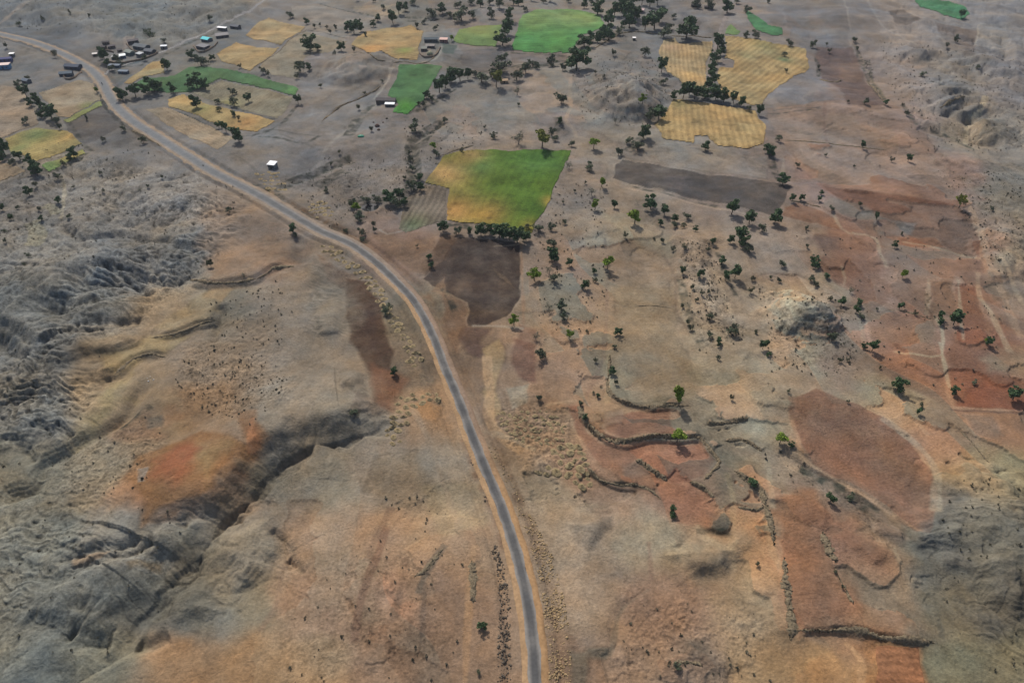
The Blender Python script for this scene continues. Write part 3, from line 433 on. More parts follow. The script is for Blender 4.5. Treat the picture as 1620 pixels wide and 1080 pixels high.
DARK = [([(262,171),(300,186),(345,207)],1.8),([(330,160),(392,178),(437,190)],1.6),([(485,48),(520,54),(555,62)],2),([(500,5),(560,20),(640,28),(700,25),(760,18)],3),([(370,217),(405,213),(440,200),(470,165)],1.8),([(390,216),(440,218),(480,226),(508,214)],1.6),
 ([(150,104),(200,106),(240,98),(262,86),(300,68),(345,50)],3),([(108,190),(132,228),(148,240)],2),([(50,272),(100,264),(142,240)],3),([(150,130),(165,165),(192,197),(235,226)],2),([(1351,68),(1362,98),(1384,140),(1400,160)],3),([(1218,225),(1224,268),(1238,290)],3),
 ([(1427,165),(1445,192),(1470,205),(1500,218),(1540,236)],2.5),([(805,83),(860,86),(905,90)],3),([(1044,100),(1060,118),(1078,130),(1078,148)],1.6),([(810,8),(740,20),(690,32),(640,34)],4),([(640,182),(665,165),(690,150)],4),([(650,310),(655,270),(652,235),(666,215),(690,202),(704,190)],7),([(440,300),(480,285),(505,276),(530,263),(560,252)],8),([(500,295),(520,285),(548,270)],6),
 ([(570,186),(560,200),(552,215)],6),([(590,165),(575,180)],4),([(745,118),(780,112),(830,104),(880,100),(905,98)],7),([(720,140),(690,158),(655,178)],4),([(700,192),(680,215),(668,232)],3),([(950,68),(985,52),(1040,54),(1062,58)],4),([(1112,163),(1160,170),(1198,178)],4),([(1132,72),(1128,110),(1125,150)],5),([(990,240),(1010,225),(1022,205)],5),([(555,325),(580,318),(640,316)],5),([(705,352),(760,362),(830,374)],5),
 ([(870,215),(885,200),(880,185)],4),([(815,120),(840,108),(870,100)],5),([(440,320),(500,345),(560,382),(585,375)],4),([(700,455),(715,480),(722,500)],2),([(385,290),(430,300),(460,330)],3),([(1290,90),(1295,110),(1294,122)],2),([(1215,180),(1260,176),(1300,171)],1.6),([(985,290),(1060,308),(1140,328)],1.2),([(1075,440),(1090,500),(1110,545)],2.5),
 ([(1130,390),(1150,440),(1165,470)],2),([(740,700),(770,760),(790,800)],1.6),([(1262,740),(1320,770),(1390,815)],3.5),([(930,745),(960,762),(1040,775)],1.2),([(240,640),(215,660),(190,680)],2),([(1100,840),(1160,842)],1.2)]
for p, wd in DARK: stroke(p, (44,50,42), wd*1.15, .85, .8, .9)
# freshly exposed soil and stone along the banks, ploughed furrows in some patches
for p, c, wd, a in [([(735,690),(752,740),(775,790),(795,840),(805,880)],(120,84,60),3.0,.8),([(520,388),(600,452),(640,510),(668,580),(700,660)],(112,98,80),4,.6),([(440,312),(520,352),(600,402),(660,450),(700,520),(735,600),(770,670),(815,780),(850,860),(872,950),(878,1080)],(118,90,66),3.0,.7),([(215,178),(300,235),(380,282)],(98,92,84),3,.7),([(195,195),(240,232),(320,275),(400,320)],(98,88,80),2.5,.7),([(0,72),(60,82),(110,105),(140,125),(158,160)],(88,86,84),2.5,.7),([(50,50),(110,66),(150,90),(172,112),(190,150)],(98,90,86),2.5,.6)]: stroke(p, c, wd, a, 1.2, .7)
SCR = zone([([(330,540),(420,560),(470,600),(400,680),(300,640),(270,590)], 1.0),([(90,690),(250,650),(250,760),(130,800),(60,780)], .9),([(1075,380),(1135,385),(1150,470),(1180,540),(1110,560),(1085,500)], 1.0),
 ([(1200,450),(1350,480),(1360,600),(1220,590)], .9),([(1480,250),(1900,250),(1900,470),(1570,420)], .8),([(560,860),(740,860),(730,1090),(400,1090),(430,940)], .7),([(970,940),(1200,960),(1230,1100),(950,1100)], .7),([(440,270),(660,240),(650,330),(520,360)], .8),
 ([(640,190),(760,180),(770,260),(690,300),(640,300)], .6),([(840,300),(960,290),(960,520),(850,540)], .5),([(1240,690),(1290,740),(1450,850),(1420,870),(1300,800),(1240,750)], 1.0),([(500,400),(600,440),(680,560),(700,640),(640,620),(590,480),(520,430)], .8),([(780,640),(900,650),(930,760),(850,750),(800,690)], 1.0)], 8)
RGH = np.maximum(np.maximum(BAD, SCR), .45)
tuft = RGH**2*sstep(.42, .62, fbm(X, Y, 1.9, 2, 74, .8, cut=CUT*.45) + .55*fbm(X, Y, 25, 3, 75) + 0*BAD - .03)
crk = (1 - np.abs(fbm(X, Y, 19, 5, 76, .6, cut=CUT))*3.2).clip(0, 1)**3
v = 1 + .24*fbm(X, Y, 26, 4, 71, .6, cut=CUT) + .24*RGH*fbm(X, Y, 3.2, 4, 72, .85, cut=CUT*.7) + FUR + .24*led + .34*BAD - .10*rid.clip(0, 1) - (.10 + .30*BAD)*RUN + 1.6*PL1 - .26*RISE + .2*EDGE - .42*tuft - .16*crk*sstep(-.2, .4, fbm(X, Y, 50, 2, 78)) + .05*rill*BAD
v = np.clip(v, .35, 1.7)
hue = .10*fbm(X, Y, 34, 3, 73) + .05*fbm(X, Y, 8, 3, 79)
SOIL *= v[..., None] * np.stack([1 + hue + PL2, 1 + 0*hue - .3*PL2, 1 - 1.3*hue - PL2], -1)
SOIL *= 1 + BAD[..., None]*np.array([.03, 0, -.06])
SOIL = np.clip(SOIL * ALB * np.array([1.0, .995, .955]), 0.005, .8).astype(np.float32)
# ------------------------------------------------------------------ meshes from numpy
def np_mesh(name, V, Fq, colors=None, alpha=None):
    me = bpy.data.meshes.new(name); V = np.asarray(V, np.float32); Fq = np.asarray(Fq, np.int32)
    k = Fq.shape[1]
    me.vertices.add(len(V)); me.vertices.foreach_set('co', V.ravel())
    me.loops.add(Fq.size); me.loops.foreach_set('vertex_index', Fq.ravel())
    me.polygons.add(len(Fq)); me.polygons.foreach_set('loop_start', np.arange(len(Fq), dtype=np.int32) * k)
    me.update(calc_edges=True)
    if colors is not None:
        a = me.color_attributes.new('soil', 'FLOAT_COLOR', 'POINT')
        c = np.ones((len(V), 4), np.float32); c[:, :3] = colors
        if alpha is not None: c[:, 3] = alpha
        a.data.foreach_set('color', c.ravel())
    return me
def smooth(me): me.polygons.foreach_set('use_smooth', np.ones(len(me.polygons), bool)); return me
def add(name, me, mat=None, parent=None):
    o = bpy.data.objects.new(name, me); COL.objects.link(o)
    if mat is not None and not me.materials: me.materials.append(mat)
    if parent: o.parent = parent
    return o
# ------------------------------------------------------------------ materials
def mat_new(name, rough=.95):
    m = bpy.data.materials.new(name); m.use_nodes = True; b = m.node_tree.nodes['Principled BSDF']
    b.inputs['Roughness'].default_value = rough; b.inputs['Specular IOR Level'].default_value = .15
    return m, m.node_tree, b
def node(nt, t, **k):
    n = nt.nodes.new(t)
    for a, b in k.items():
        if a in n.inputs: n.inputs[a].default_value = b
        else: setattr(n, a, b)
    return n
def noisy(name, rgb, var=.25, scale=1.0, rough=.95, bump=0.0, rnd=0.0, raw=False):
    m, nt, b = mat_new(name, rough); c = np.array(rgb) if raw else lin(rgb) * ALB
    tc = node(nt, 'ShaderNodeTexCoord'); n = node(nt, 'ShaderNodeTexNoise', Scale=scale, Detail=5.0, Roughness=.65)
    nt.links.new(tc.outputs['Object'], n.inputs['Vector'])
    mr = node(nt, 'ShaderNodeMapRange'); mr.inputs[1].default_value = .3; mr.inputs[2].default_value = .7; mr.inputs[3].default_value = 1 - var; mr.inputs[4].default_value = 1 + var
    nt.links.new(n.outputs[0], mr.inputs[0]); last = mr.outputs[0]
    if rnd:
        oi = node(nt, 'ShaderNodeObjectInfo'); m2 = node(nt, 'ShaderNodeMapRange'); m2.inputs[3].default_value = 1 - rnd; m2.inputs[4].default_value = 1 + rnd
        nt.links.new(oi.outputs['Random'], m2.inputs[0]); mm = node(nt, 'ShaderNodeMath', operation='MULTIPLY'); nt.links.new(last, mm.inputs[0]); nt.links.new(m2.outputs[0], mm.inputs[1]); last = mm.outputs[0]
    vm = node(nt, 'ShaderNodeVectorMath', operation='SCALE'); vm.inputs[0].default_value = tuple(c); nt.links.new(last, vm.inputs['Scale'])
    nt.links.new(vm.outputs[0], b.inputs['Base Color'])
    if bump:
        bp = node(nt, 'ShaderNodeBump', Strength=1.0, Distance=bump); nt.links.new(n.outputs[0], bp.inputs['Height']); nt.links.new(bp.outputs[0], b.inputs['Normal'])
    return m
def soil_mat(name, rows=0.0, ang=0.0, rowamt=.25, grain=1.0, bump=.25, speck=True):
    m, nt, b = mat_new(name, 1.0); L = nt.links.new
    at_ = node(nt, 'ShaderNodeAttribute'); at_.attribute_name = 'soil'
    geo = node(nt, 'ShaderNodeTexCoord'); P = geo.outputs['Object']
    n1 = node(nt, 'ShaderNodeTexNoise', Scale=1.3, Detail=6.0, Roughness=.6); L(P, n1.inputs['Vector'])
    n2 = node(nt, 'ShaderNodeTexNoise', Scale=.12, Detail=5.0, Roughness=.6); L(P, n2.inputs['Vector'])
    r1 = node(nt, 'ShaderNodeMapRange'); r1.inputs[1].default_value = .25; r1.inputs[2].default_value = .75; r1.inputs[3].default_value = 1 - .5*grain; r1.inputs[4].default_value = 1 + .5*grain
    r2 = node(nt, 'ShaderNodeMapRange'); r2.inputs[1].default_value = .25; r2.inputs[2].default_value = .75; r2.inputs[3].default_value = .88; r2.inputs[4].default_value = 1.12
    L(n1.outputs[0], r1.inputs[0]); L(n2.outputs[0], r2.inputs[0])
    k1 = node(nt, 'ShaderNodeMath', operation='SUBTRACT'); L(r1.outputs[0], k1.inputs[0]); k1.inputs[1].default_value = 1.0
    k2 = node(nt, 'ShaderNodeMath', operation='MULTIPLY_ADD'); L(k1.outputs[0], k2.inputs[0]); L(at_.outputs['Alpha'], k2.inputs[1]); k2.inputs[2].default_value = 1.0
    mu = node(nt, 'ShaderNodeMath', operation='MULTIPLY'); L(k2.outputs[0], mu.inputs[0]); L(r2.outputs[0], mu.inputs[1]); last = mu.outputs[0]
    if speck:                                     # small dark tufts and stones lying on the soil
        n3 = node(nt, 'ShaderNodeTexNoise', Scale=1.7, Detail=2.0, Roughness=.5); L(P, n3.inputs['Vector'])
        n4 = node(nt, 'ShaderNodeTexNoise', Scale=.06, Detail=3.0); L(P, n4.inputs['Vector'])
        s = node(nt, 'ShaderNodeMath', operation='ADD'); L(n3.outputs[0], s.inputs[0]); L(n4.outputs[0], s.inputs[1])
        r3 = node(nt, 'ShaderNodeMapRange'); r3.inputs[1].default_value = 1.20; r3.inputs[2].default_value = 1.28; r3.inputs[3].default_value = 1.0; r3.inputs[4].default_value = .78; L(s.outputs[0], r3.inputs[0])
        m3 = node(nt, 'ShaderNodeMath', operation='MULTIPLY'); L(last, m3.inputs[0]); L(r3.outputs[0], m3.inputs[1]); last = m3.outputs[0]
    if rows:
        mp = node(nt, 'ShaderNodeMapping'); mp.inputs['Rotation'].default_value = (0, 0, ang); L(P, mp.inputs[0])
        wv = node(nt, 'ShaderNodeTexWave', Scale=1.0/rows*.31*1.0, Distortion=1.5, Detail=2.0); wv.inputs['Detail Scale'].default_value = .6; L(mp.outputs[0], wv.inputs['Vector'])
        r4 = node(nt, 'ShaderNodeMapRange'); r4.inputs[3].default_value = 1 - rowamt; r4.inputs[4].default_value = 1 + rowamt; L(wv.outputs[0], r4.inputs[0])
        m4 = node(nt, 'ShaderNodeMath', operation='MULTIPLY'); L(last, m4.inputs[0]); L(r4.outputs[0], m4.inputs[1]); last = m4.outputs[0]
    vm = node(nt, 'ShaderNodeVectorMath', operation='SCALE'); L(at_.outputs['Color'], vm.inputs[0]); L(last, vm.inputs['Scale']); L(vm.outputs[0], b.inputs['Base Color'])
    if bump:
        bp = node(nt, 'ShaderNodeBump', Strength=1.0, Distance=bump); L(n1.outputs[0], bp.inputs['Height']); L(bp.outputs[0], b.inputs['Normal'])
    return m
M_GROUND = soil_mat('dry_soil', bump=.35)
# ------------------------------------------------------------------ ground sheet
IDX = np.arange(NR*NC, dtype=np.int32).reshape(NR, NC)
FQ = np.stack([IDX[:-1, :-1], IDX[:-1, 1:], IDX[1:, 1:], IDX[1:, :-1]], -1).reshape(-1, 4)
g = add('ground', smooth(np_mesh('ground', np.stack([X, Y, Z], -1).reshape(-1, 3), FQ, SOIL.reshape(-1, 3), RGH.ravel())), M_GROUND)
tag(g, 'dry brown and grey eroded soil with red and tan patches', 'ground', kind='structure')
def sheet(name, S, m, lift, colfn, mat):
    """a cover following the ground, thick at its middle and closing on the soil at its edge"""
    sub = m > .02; rows, cols = m.shape
    q = sub[:-1, :-1] & sub[1:, :-1] & sub[:-1, 1:] & sub[1:, 1:]
    id_ = -np.ones(m.shape, int); ii, jj = np.nonzero(q); used = np.zeros(m.shape, bool)
    for a in (0, 1):
        for b in (0, 1): used[ii + a, jj + b] = True
    id_[used] = np.arange(used.sum())
    V = np.stack([X[S][used], Y[S][used], (Z[S] + (lift + .06) * np.clip(m * 1.6, 0, 1) - .06)[used]], -1)
    Fq = np.stack([id_[ii, jj], id_[ii, jj+1], id_[ii+1, jj+1], id_[ii+1, jj]], -1)
    o = add(name, smooth(np_mesh(name, V, Fq, colfn(S)[used])), mat)
    return o
# fields under crop: polygon, base colour, blobs [(px,py,r_px,rgb)], height, row spacing, row angle, label
def fieldcol(base, blobs, seed):
    bl = []
    for (a, b, r, c) in blobs:
        x, y, _ = at(float(a), float(b)); bl.append((x, y, r * mpp(b), soft_lin(c, .88) * .92))
    def fn(S):
        c = np.ones(X[S].shape + (3,)) * soft_lin(base, .95 if base == G1 else .84) * .9
        for (x, y, r, k) in bl:
            g = np.exp(-(((X[S]-x)/r)**2 + ((Y[S]-y)/(r*1.3))**2))[..., None]; c = c*(1-g) + k*g
        v = 1 + .26*fbm(X[S], Y[S], 18, 5, seed, .7, cut=CUT[S]) - .22*sstep(.35, .6, fbm(X[S], Y[S], 7, 3, seed+9, .7, cut=CUT[S]))
        h = .10*fbm(X[S], Y[S], 25, 3, seed+5, cut=CUT[S])
        return (c * v[..., None] * np.stack([1+h, 1+0*h, 1-h], -1) * ALB).clip(.004, .8)
    return fn
G1, G2, GO, TN = (76,104,34), (62,128,58), (156,131,84), (144,127,100)
FIELDS = [
 ([(702,246),(755,236),(905,238),(886,275),(868,320),(840,369),(760,354),(705,349),(710,300),(672,290)], G1, [(700,275,45,(160,128,74)),(745,245,25,(148,124,68)),(720,335,42,(164,126,68)),(770,340,32,(150,122,56)),(765,265,18,(84,112,52)),(840,360,16,(150,140,56)),(870,320,12,(158,138,60)),(850,255,40,(66,108,44))], .35, 3.2, .2, 'large field left half ripe gold, right half green, in the middle of the valley'),
 ([(640,318),(672,293),(705,296),(704,350),(640,368),(630,362)], (112,100,84), [(655,355,22,(88,98,72))], .15, 2.6, .15, 'small brown field with thin green crop rows beside the big gold field'),
 ([(632,102),(700,105),(682,135),(670,160),(645,181),(620,178),(630,165),(612,150),(627,125)], (66,108,60), [(640,172,20,(74,136,46)),(690,112,14,(92,122,80))], .35, 0, 0, 'dark green wedge field beside the white roofed farmhouse'),
 ([(612,45),(650,40),(670,50),(667,65),(662,73),(662,95),(630,94),(580,83),(555,72),(560,65),(580,50)], GO, [(640,80,14,(128,134,66)),(590,78,20,(188,136,74))], .4, 2.4, 1.2, 'bright gold field behind the grey mound, left of the small farmyard'),
 ([(727,47),(760,40),(795,40),(785,75),(727,70),(715,65)], (102,128,66), [(760,45,25,(128,134,72))], .35, 0, 0, 'yellow green field right of the small farmyard'),
 ([(825,25),(855,15),(905,15),(950,25),(957,42),(920,57),(910,75),(902,85),(810,80),(815,55)], (72,132,60), [(880,25,45,(118,140,78)),(930,32,30,(116,140,78)),(840,28,30,(110,138,76))], .35, 4.0, 1.45, 'brightest green field near the top with paler upper half'),
 ([(1050,62),(1067,60),(1075,70),(1105,67),(1127,65),(1127,82),(1117,100),(1117,147),(1080,144),(1077,127),(1057,115),(1045,100),(1042,80)], (158,136,94), [(1095,120,25,(180,146,90)),(1060,75,15,(168,140,104))], .3, 2.2, .1, 'upright gold stubble field between the grey hill and the tree lined lane'),
 ([(1065,157),(1110,162),(1195,175),(1212,200),(1207,227),(1185,235),(1135,232),(1120,215),(1100,215),(1097,227),(1050,220),(1035,197),(1052,182)], (164,136,84), [(1165,200,12,(150,126,80)),(1075,165,14,(152,132,80))], .35, 2.6, .1, 'wide gold field with a notch in its lower edge below the hedge'),
 ([(1147,57),(1210,65),(1275,77),(1280,110),(1245,130),(1215,150),(1205,165),(1190,168),(1160,158),(1140,145),(1134,120),(1138,106),(1160,108),(1162,97),(1145,92),(1150,80)], (158,133,84), [(1210,72,25,(140,130,82)),(1240,95,12,(98,112,74)),(1180,88,14,(142,130,86))], .3, 3.0, .6, 'gold field at right with a bare notch and faint green streak'),
 ([(60,147),(90,138),(122,127),(147,132),(160,158),(110,187),(92,185),(82,170)], (142,126,100), [(140,168,12,(120,126,78))], .2, 2.6, .9, 'tan stubble field just left of the upper road bend'),
 ([(-90,120),(0,135),(32,140),(50,165),(62,197),(0,220),(-90,230)], (142,126,104), [], .2, 2.6, 1.2, 'tan stubble field at the left edge of the valley'),
 ([(160,160),(110,187),(100,190),(108,196),(160,168)], (118,126,72), [], .3, 0, 0, 'narrow yellow green strip along the dark plot left of the road'),
 ([(7,220),(55,203),(107,207),(130,228),(62,254),(17,240)], (150,132,76), [(60,215,25,(112,124,72)),(30,235,14,(118,124,72)),(110,218,14,(168,138,78))], .35, 2.6, .5, 'gold and green field at left below the row of dark trees'),
 ([(65,262),(132,236),(136,243),(78,272)], (100,128,70), [(110,248,20,(158,136,78))], .35, 0, 0, 'narrow green and gold strip below the left gold field'),
 ([(-90,235),(0,254),(18,262),(42,271),(0,288),(-90,310)], (144,124,96), [], .25, 0, 0, 'tan field cut off by the left edge below the trees'),
 ([(212,143),(210,135),(232,123),(275,120),(300,106),(330,106),(405,120),(472,140),(467,152),(405,138),(350,126),(325,136),(300,147)], (72,108,64), [(275,112,12,(96,122,70)),(460,146,14,(88,128,70))], .35, 0, 0, 'long curving green strip field among the trees right of the road'),
 ([(195,132),(240,98),(256,96),(262,116),(232,121),(208,134)], (148,128,84), [(210,110,14,(108,118,78)),(245,105,14,(166,134,82))], .3, 0, 0, 'small gold patch below the village houses'),
 ([(232,173),(262,170),(300,186),(345,205),(372,218),(345,237),(320,225),(262,197)], (146,130,104), [], .15, 2.4, 2.2, 'tan ploughed strip against the right side of the upper road'),
 ([(264,158),(290,149),(340,168),(398,181),(437,192),(407,209),(370,205),(300,180),(268,170)], (158,133,82), [(320,172,20,(132,128,80)),(390,196,20,(174,134,80))], .3, 0, 0, 'long thin gold field with scattered trees right of the road'),
 ([(300,145),(325,137),(352,128),(405,140),(464,153),(455,170),(438,188),(392,176),(335,160)], (130,122,98), [(360,165,20,(136,128,80))], .15, 2.6, .4, 'dull tan field dotted with small trees below the long green strip'),
 ([(342,85),(375,67),(405,75),(442,76),(418,98),(403,107),(395,113),(350,98)], (158,133,86), [(430,80,14,(150,132,90))], .3, 0, 0, 'gold field below the white roofed shed at top left'),
 ([(405,37),(425,28),(485,43),(460,60),(443,73),(405,64),(387,57)], (158,134,90), [], .3, 0, 0, 'small gold field at the top beside the lane'),
 ([(446,76),(486,50),(500,55),(553,66),(520,84),(484,90),(470,125),(430,118),(408,109)], (132,122,100), [], .1, 2.6, 1.0, 'pale brown fallow plot with two big trees'),
 ([(460,10),(500,5),(600,32),(580,48),(520,45),(465,32)], (128,120,108), [], .1, 0, 0, 'pale brown fallow plot near the top edge'),
 ([(1445,-4),(1500,2),(1525,10),(1535,22),(1522,33),(1490,24),(1455,13)], (62,118,76), [], .4, 0, 0, 'small vivid green plot in the top right corner'),
 ([(1180,15),(1195,25),(1215,40),(1237,44),(1237,56),(1222,58),(1195,48),(1182,30)], (66,120,72), [], .4, 0, 0, 'small green plot above the right gold field'),
 ([(1150,44),(1158,38),(1172,50),(1166,56),(1147,55)], (98,124,68), [], .3, 0, 0, 'tiny green patch beside the dirt lane near the top'),
 ([(1385,1022),(1455,1024),(1462,1100),(1380,1100)], (150,98,62), [], .12, 2.0, 1.57, 'orange ploughed plot with close furrows at the bottom right edge')]
for k, (p, base, blobs, h, row, ang, lab) in enumerate(FIELDS):
    S, m = poly_field(*zip(*p), .35, .9)
    mt = soil_mat('crop_cover', row*(1.45 if k in (3, 6, 7, 8) else 1.15), ang + .05, .16 if k in (1, 27) else (.13 if k in (3, 6, 7, 8) else .06), .8, .2, False)
    o = sheet('crop_field', S, m, h, fieldcol(base, blobs, 200 + k*7), mt)
    tag(o, lab, 'field', kind='stuff')
# ------------------------------------------------------------------ road, shoulders, lanes
def ribbon(name, pts, zs, offs, colfn, dz, mat, jit=.0, seed=0):
    t = np.gradient(pts, axis=0); t /= np.linalg.norm(t, axis=1)[:, None]; n = np.stack([-t[:, 1], t[:, 0]], 1)
    s = np.concatenate([[0], np.cumsum(np.hypot(*np.diff(pts, axis=0).T))])
    V = []; C = []
    for j, o in enumerate(offs):
        oo = float(o) * WF(pyr)
        if jit and j in (0, len(offs)-1): oo = oo + jit * fbm(s, s*0 + j*37, 6, 4, seed) * (1 if j else -1)
        xy = pts + n * oo[:, None]; V.append(np.column_stack([xy, zs + dz[j]])); C.append(colfn(s, o, xy))
    V = np.stack(V, 1); C = np.stack(C, 1); a, b = V.shape[:2]; I = np.arange(a*b).reshape(a, b)
    Fq = np.stack([I[:-1, :-1], I[1:, :-1], I[1:, 1:], I[:-1, 1:]], -1).reshape(-1, 4)[:, ::-1]
    return add(name, smooth(np_mesh(name, V.reshape(-1, 3), Fq, C.reshape(-1, 3))), mat)
s0 = np.concatenate([[0], np.cumsum(np.hypot(*np.diff(rp, axis=0).T))]); ss = np.arange(0, s0[-1], .8)
RP = np.column_stack([np.interp(ss, s0, rp[:, 0]), np.interp(ss, s0, rp[:, 1])]); RZ = np.interp(ss, s0, rz)
q = np.hanning(25); q /= q.sum(); RP = np.column_stack([np.convolve(np.pad(RP[:, i], 12, 'edge'), q, 'valid') for i in (0, 1)]); 
_, pyr = fan(RP[:, 0], RP[:, 1])
WF = lambda s_: .74 + .30*(1 - sstep(260, 560, s_))
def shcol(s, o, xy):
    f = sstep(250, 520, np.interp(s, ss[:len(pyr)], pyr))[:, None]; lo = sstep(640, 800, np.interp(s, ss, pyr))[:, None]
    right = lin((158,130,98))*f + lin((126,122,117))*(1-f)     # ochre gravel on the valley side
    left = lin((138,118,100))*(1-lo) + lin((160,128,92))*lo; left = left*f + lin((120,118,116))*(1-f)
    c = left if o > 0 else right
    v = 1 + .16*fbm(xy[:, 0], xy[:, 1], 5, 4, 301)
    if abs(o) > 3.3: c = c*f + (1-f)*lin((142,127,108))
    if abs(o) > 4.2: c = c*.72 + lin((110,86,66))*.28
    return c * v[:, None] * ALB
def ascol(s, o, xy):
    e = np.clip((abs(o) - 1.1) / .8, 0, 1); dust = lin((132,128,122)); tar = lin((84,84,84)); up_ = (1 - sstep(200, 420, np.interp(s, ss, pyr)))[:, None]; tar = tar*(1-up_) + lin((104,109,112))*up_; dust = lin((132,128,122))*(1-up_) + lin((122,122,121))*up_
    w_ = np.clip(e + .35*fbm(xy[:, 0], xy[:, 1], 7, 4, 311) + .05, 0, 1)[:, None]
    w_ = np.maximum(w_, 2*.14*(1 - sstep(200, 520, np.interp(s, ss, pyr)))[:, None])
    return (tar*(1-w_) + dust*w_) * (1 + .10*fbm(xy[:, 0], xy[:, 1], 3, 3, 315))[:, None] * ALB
M_SH = soil_mat('gravel_dust', bump=.05, grain=.5, speck=False); M_AS = soil_mat('asphalt', bump=.02, grain=.35, speck=False)
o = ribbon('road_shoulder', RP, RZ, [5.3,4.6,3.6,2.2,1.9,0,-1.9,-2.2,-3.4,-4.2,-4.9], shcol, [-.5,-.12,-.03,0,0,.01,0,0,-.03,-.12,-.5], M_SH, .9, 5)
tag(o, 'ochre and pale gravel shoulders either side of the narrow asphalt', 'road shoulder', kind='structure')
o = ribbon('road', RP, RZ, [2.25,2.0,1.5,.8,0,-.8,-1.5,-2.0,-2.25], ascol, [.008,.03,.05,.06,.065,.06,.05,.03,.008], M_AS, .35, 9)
tag(o, 'worn grey single lane asphalt road curving through the valley', 'road', kind='structure')
def lane(p, wd, rgb, lab, name='path'):
    q = pl(p); s = np.concatenate([[0], np.cumsum(np.hypot(*np.diff(q, axis=0).T))]); a = np.arange(0, s[-1], 1.0)
    P = np.column_stack([np.interp(a, s, q[:, 0]), np.interp(a, s, q[:, 1])])
    S, D, SD, T = line_field(P[::3], wd*2)
    m = 1 - sstep(wd*.5-.1, wd*.5+.6, D + WX[S]*.3)
    def cf(S_): return (lin(rgb) * (1 + .15*fbm(X[S_], Y[S_], 6, 3, 401))[..., None] * ALB)
    o = sheet(name, S, m, .05, cf, M_SH); tag(o, lab, 'path', kind='structure')
lane([(150,125),(178,110),(222,95),(262,80),(300,62),(345,42),(395,18),(440,-8),(470,-30)], 3.6, (134,132,130), 'pale lane climbing from the road past the village to the top')
lane([(1150,20),(1143,40),(1135,62),(1129,90),(1124,118),(1128,140)], 3.0, (126,118,112), 'dirt lane between the two upper gold fields')
# ------------------------------------------------------------------ pond
bm_v = [(px_ + 4.7*math.cos(t)*(1+.08*math.sin(3*t)), py_ + 4.2*math.sin(t), pz_ - .12) for t in np.linspace(0, 2*math.pi, 40, endpoint=False)]
me = bpy.data.meshes.new('pond'); me.from_pydata(bm_v, [], [list(range(40))]); me.update()
mw, ntw, bw = mat_new('still_water', .12); bw.inputs['Base Color'].default_value = (.012, .015, .016, 1); bw.inputs['Specular IOR Level'].default_value = .3
tag(add('pond', me, mw), 'small dark round pond between hedge trees and the brown rows', 'pond', kind='structure')
# ------------------------------------------------------------------ foliage
def leafcloud(rng, lobes, n, size, aspect=.7):
    """n leaf-sized faces through the volume of several lobes (x,y,z,rx,ry,rz)"""
    lob = np.array(lobes); vol = (lob[:, 3]*lob[:, 4]*lob[:, 5])**.8; pk = rng.choice(len(lob), n, p=vol/vol.sum())
    d = rng.normal(size=(n, 3)); d /= np.linalg.norm(d, axis=1)[:, None]; r = rng.uniform(.35, 1.08, n)**.6
    c = lob[pk, :3] + d*r[:, None]*lob[pk, 3:]
    a = rng.normal(size=(n, 3)); a /= np.linalg.norm(a, axis=1)[:, None]
    b = np.cross(a, rng.normal(size=(n, 3))); b /= np.linalg.norm(b, axis=1)[:, None]
    s = size * rng.uniform(.6, 1.35, n)[:, None]
    V = np.stack([c - a*s, c + b*s*aspect, c + a*s, c - b*s*aspect], 1).reshape(-1, 3)
    return V, np.arange(4*n).reshape(n, 4)
def limb(p0, p1, r0, r1, k=6):
    p0, p1 = np.array(p0, float), np.array(p1, float); t = (p1-p0)/np.linalg.norm(p1-p0)
    a = np.cross(t, [0.3, .9, .2]); a /= np.linalg.norm(a); b = np.cross(t, a); V = []
    for p, r in ((p0, r0), (p1, r1)):
        for i in range(k): th = 2*math.pi*i/k; V.append(p + r*(math.cos(th)*a + math.sin(th)*b))
    F = [[i, (i+1) % k, k+(i+1) % k, k+i] for i in range(k)]
    return np.array(V), np.array(F)
def merge(parts):
    V, F, o = [], [], 0
    for v, f in parts: V.append(v); F.append(f + o); o += len(v)
    return np.vstack(V), np.vstack(F)
def crown_lobes(rng, w_, h, z0, n, flat=1.0):
    L = [(0, 0, z0 + h*.5, w_*.24, w_*.24, h*.32)]
    for _ in range(n):
        a = rng.uniform(0, 6.28); r = w_*.5*rng.uniform(.35, .85); z = z0 + h*rng.uniform(.12, .88)
        s = w_*rng.uniform(.10, .24); L.append((r*math.cos(a), r*math.sin(a), z, s, s, s*flat*rng.uniform(.7, 1.0)))
    return L
LM = {k: noisy('leaves_'+k, c, .35, 1.2, .8, 0, .16, True) for k, c in dict(dense=(.070,.115,.052), bright=(.17,.24,.035), yellow=(.21,.22,.05), olive=(.115,.135,.082), small=(.088,.098,.056)).items()}
BM = noisy('bark', (.12,.095,.075), .3, 3, .95, 0, 0, True); TW = noisy('bare_twigs', (.15,.135,.115), .3, 3, .95, 0, .1, True)
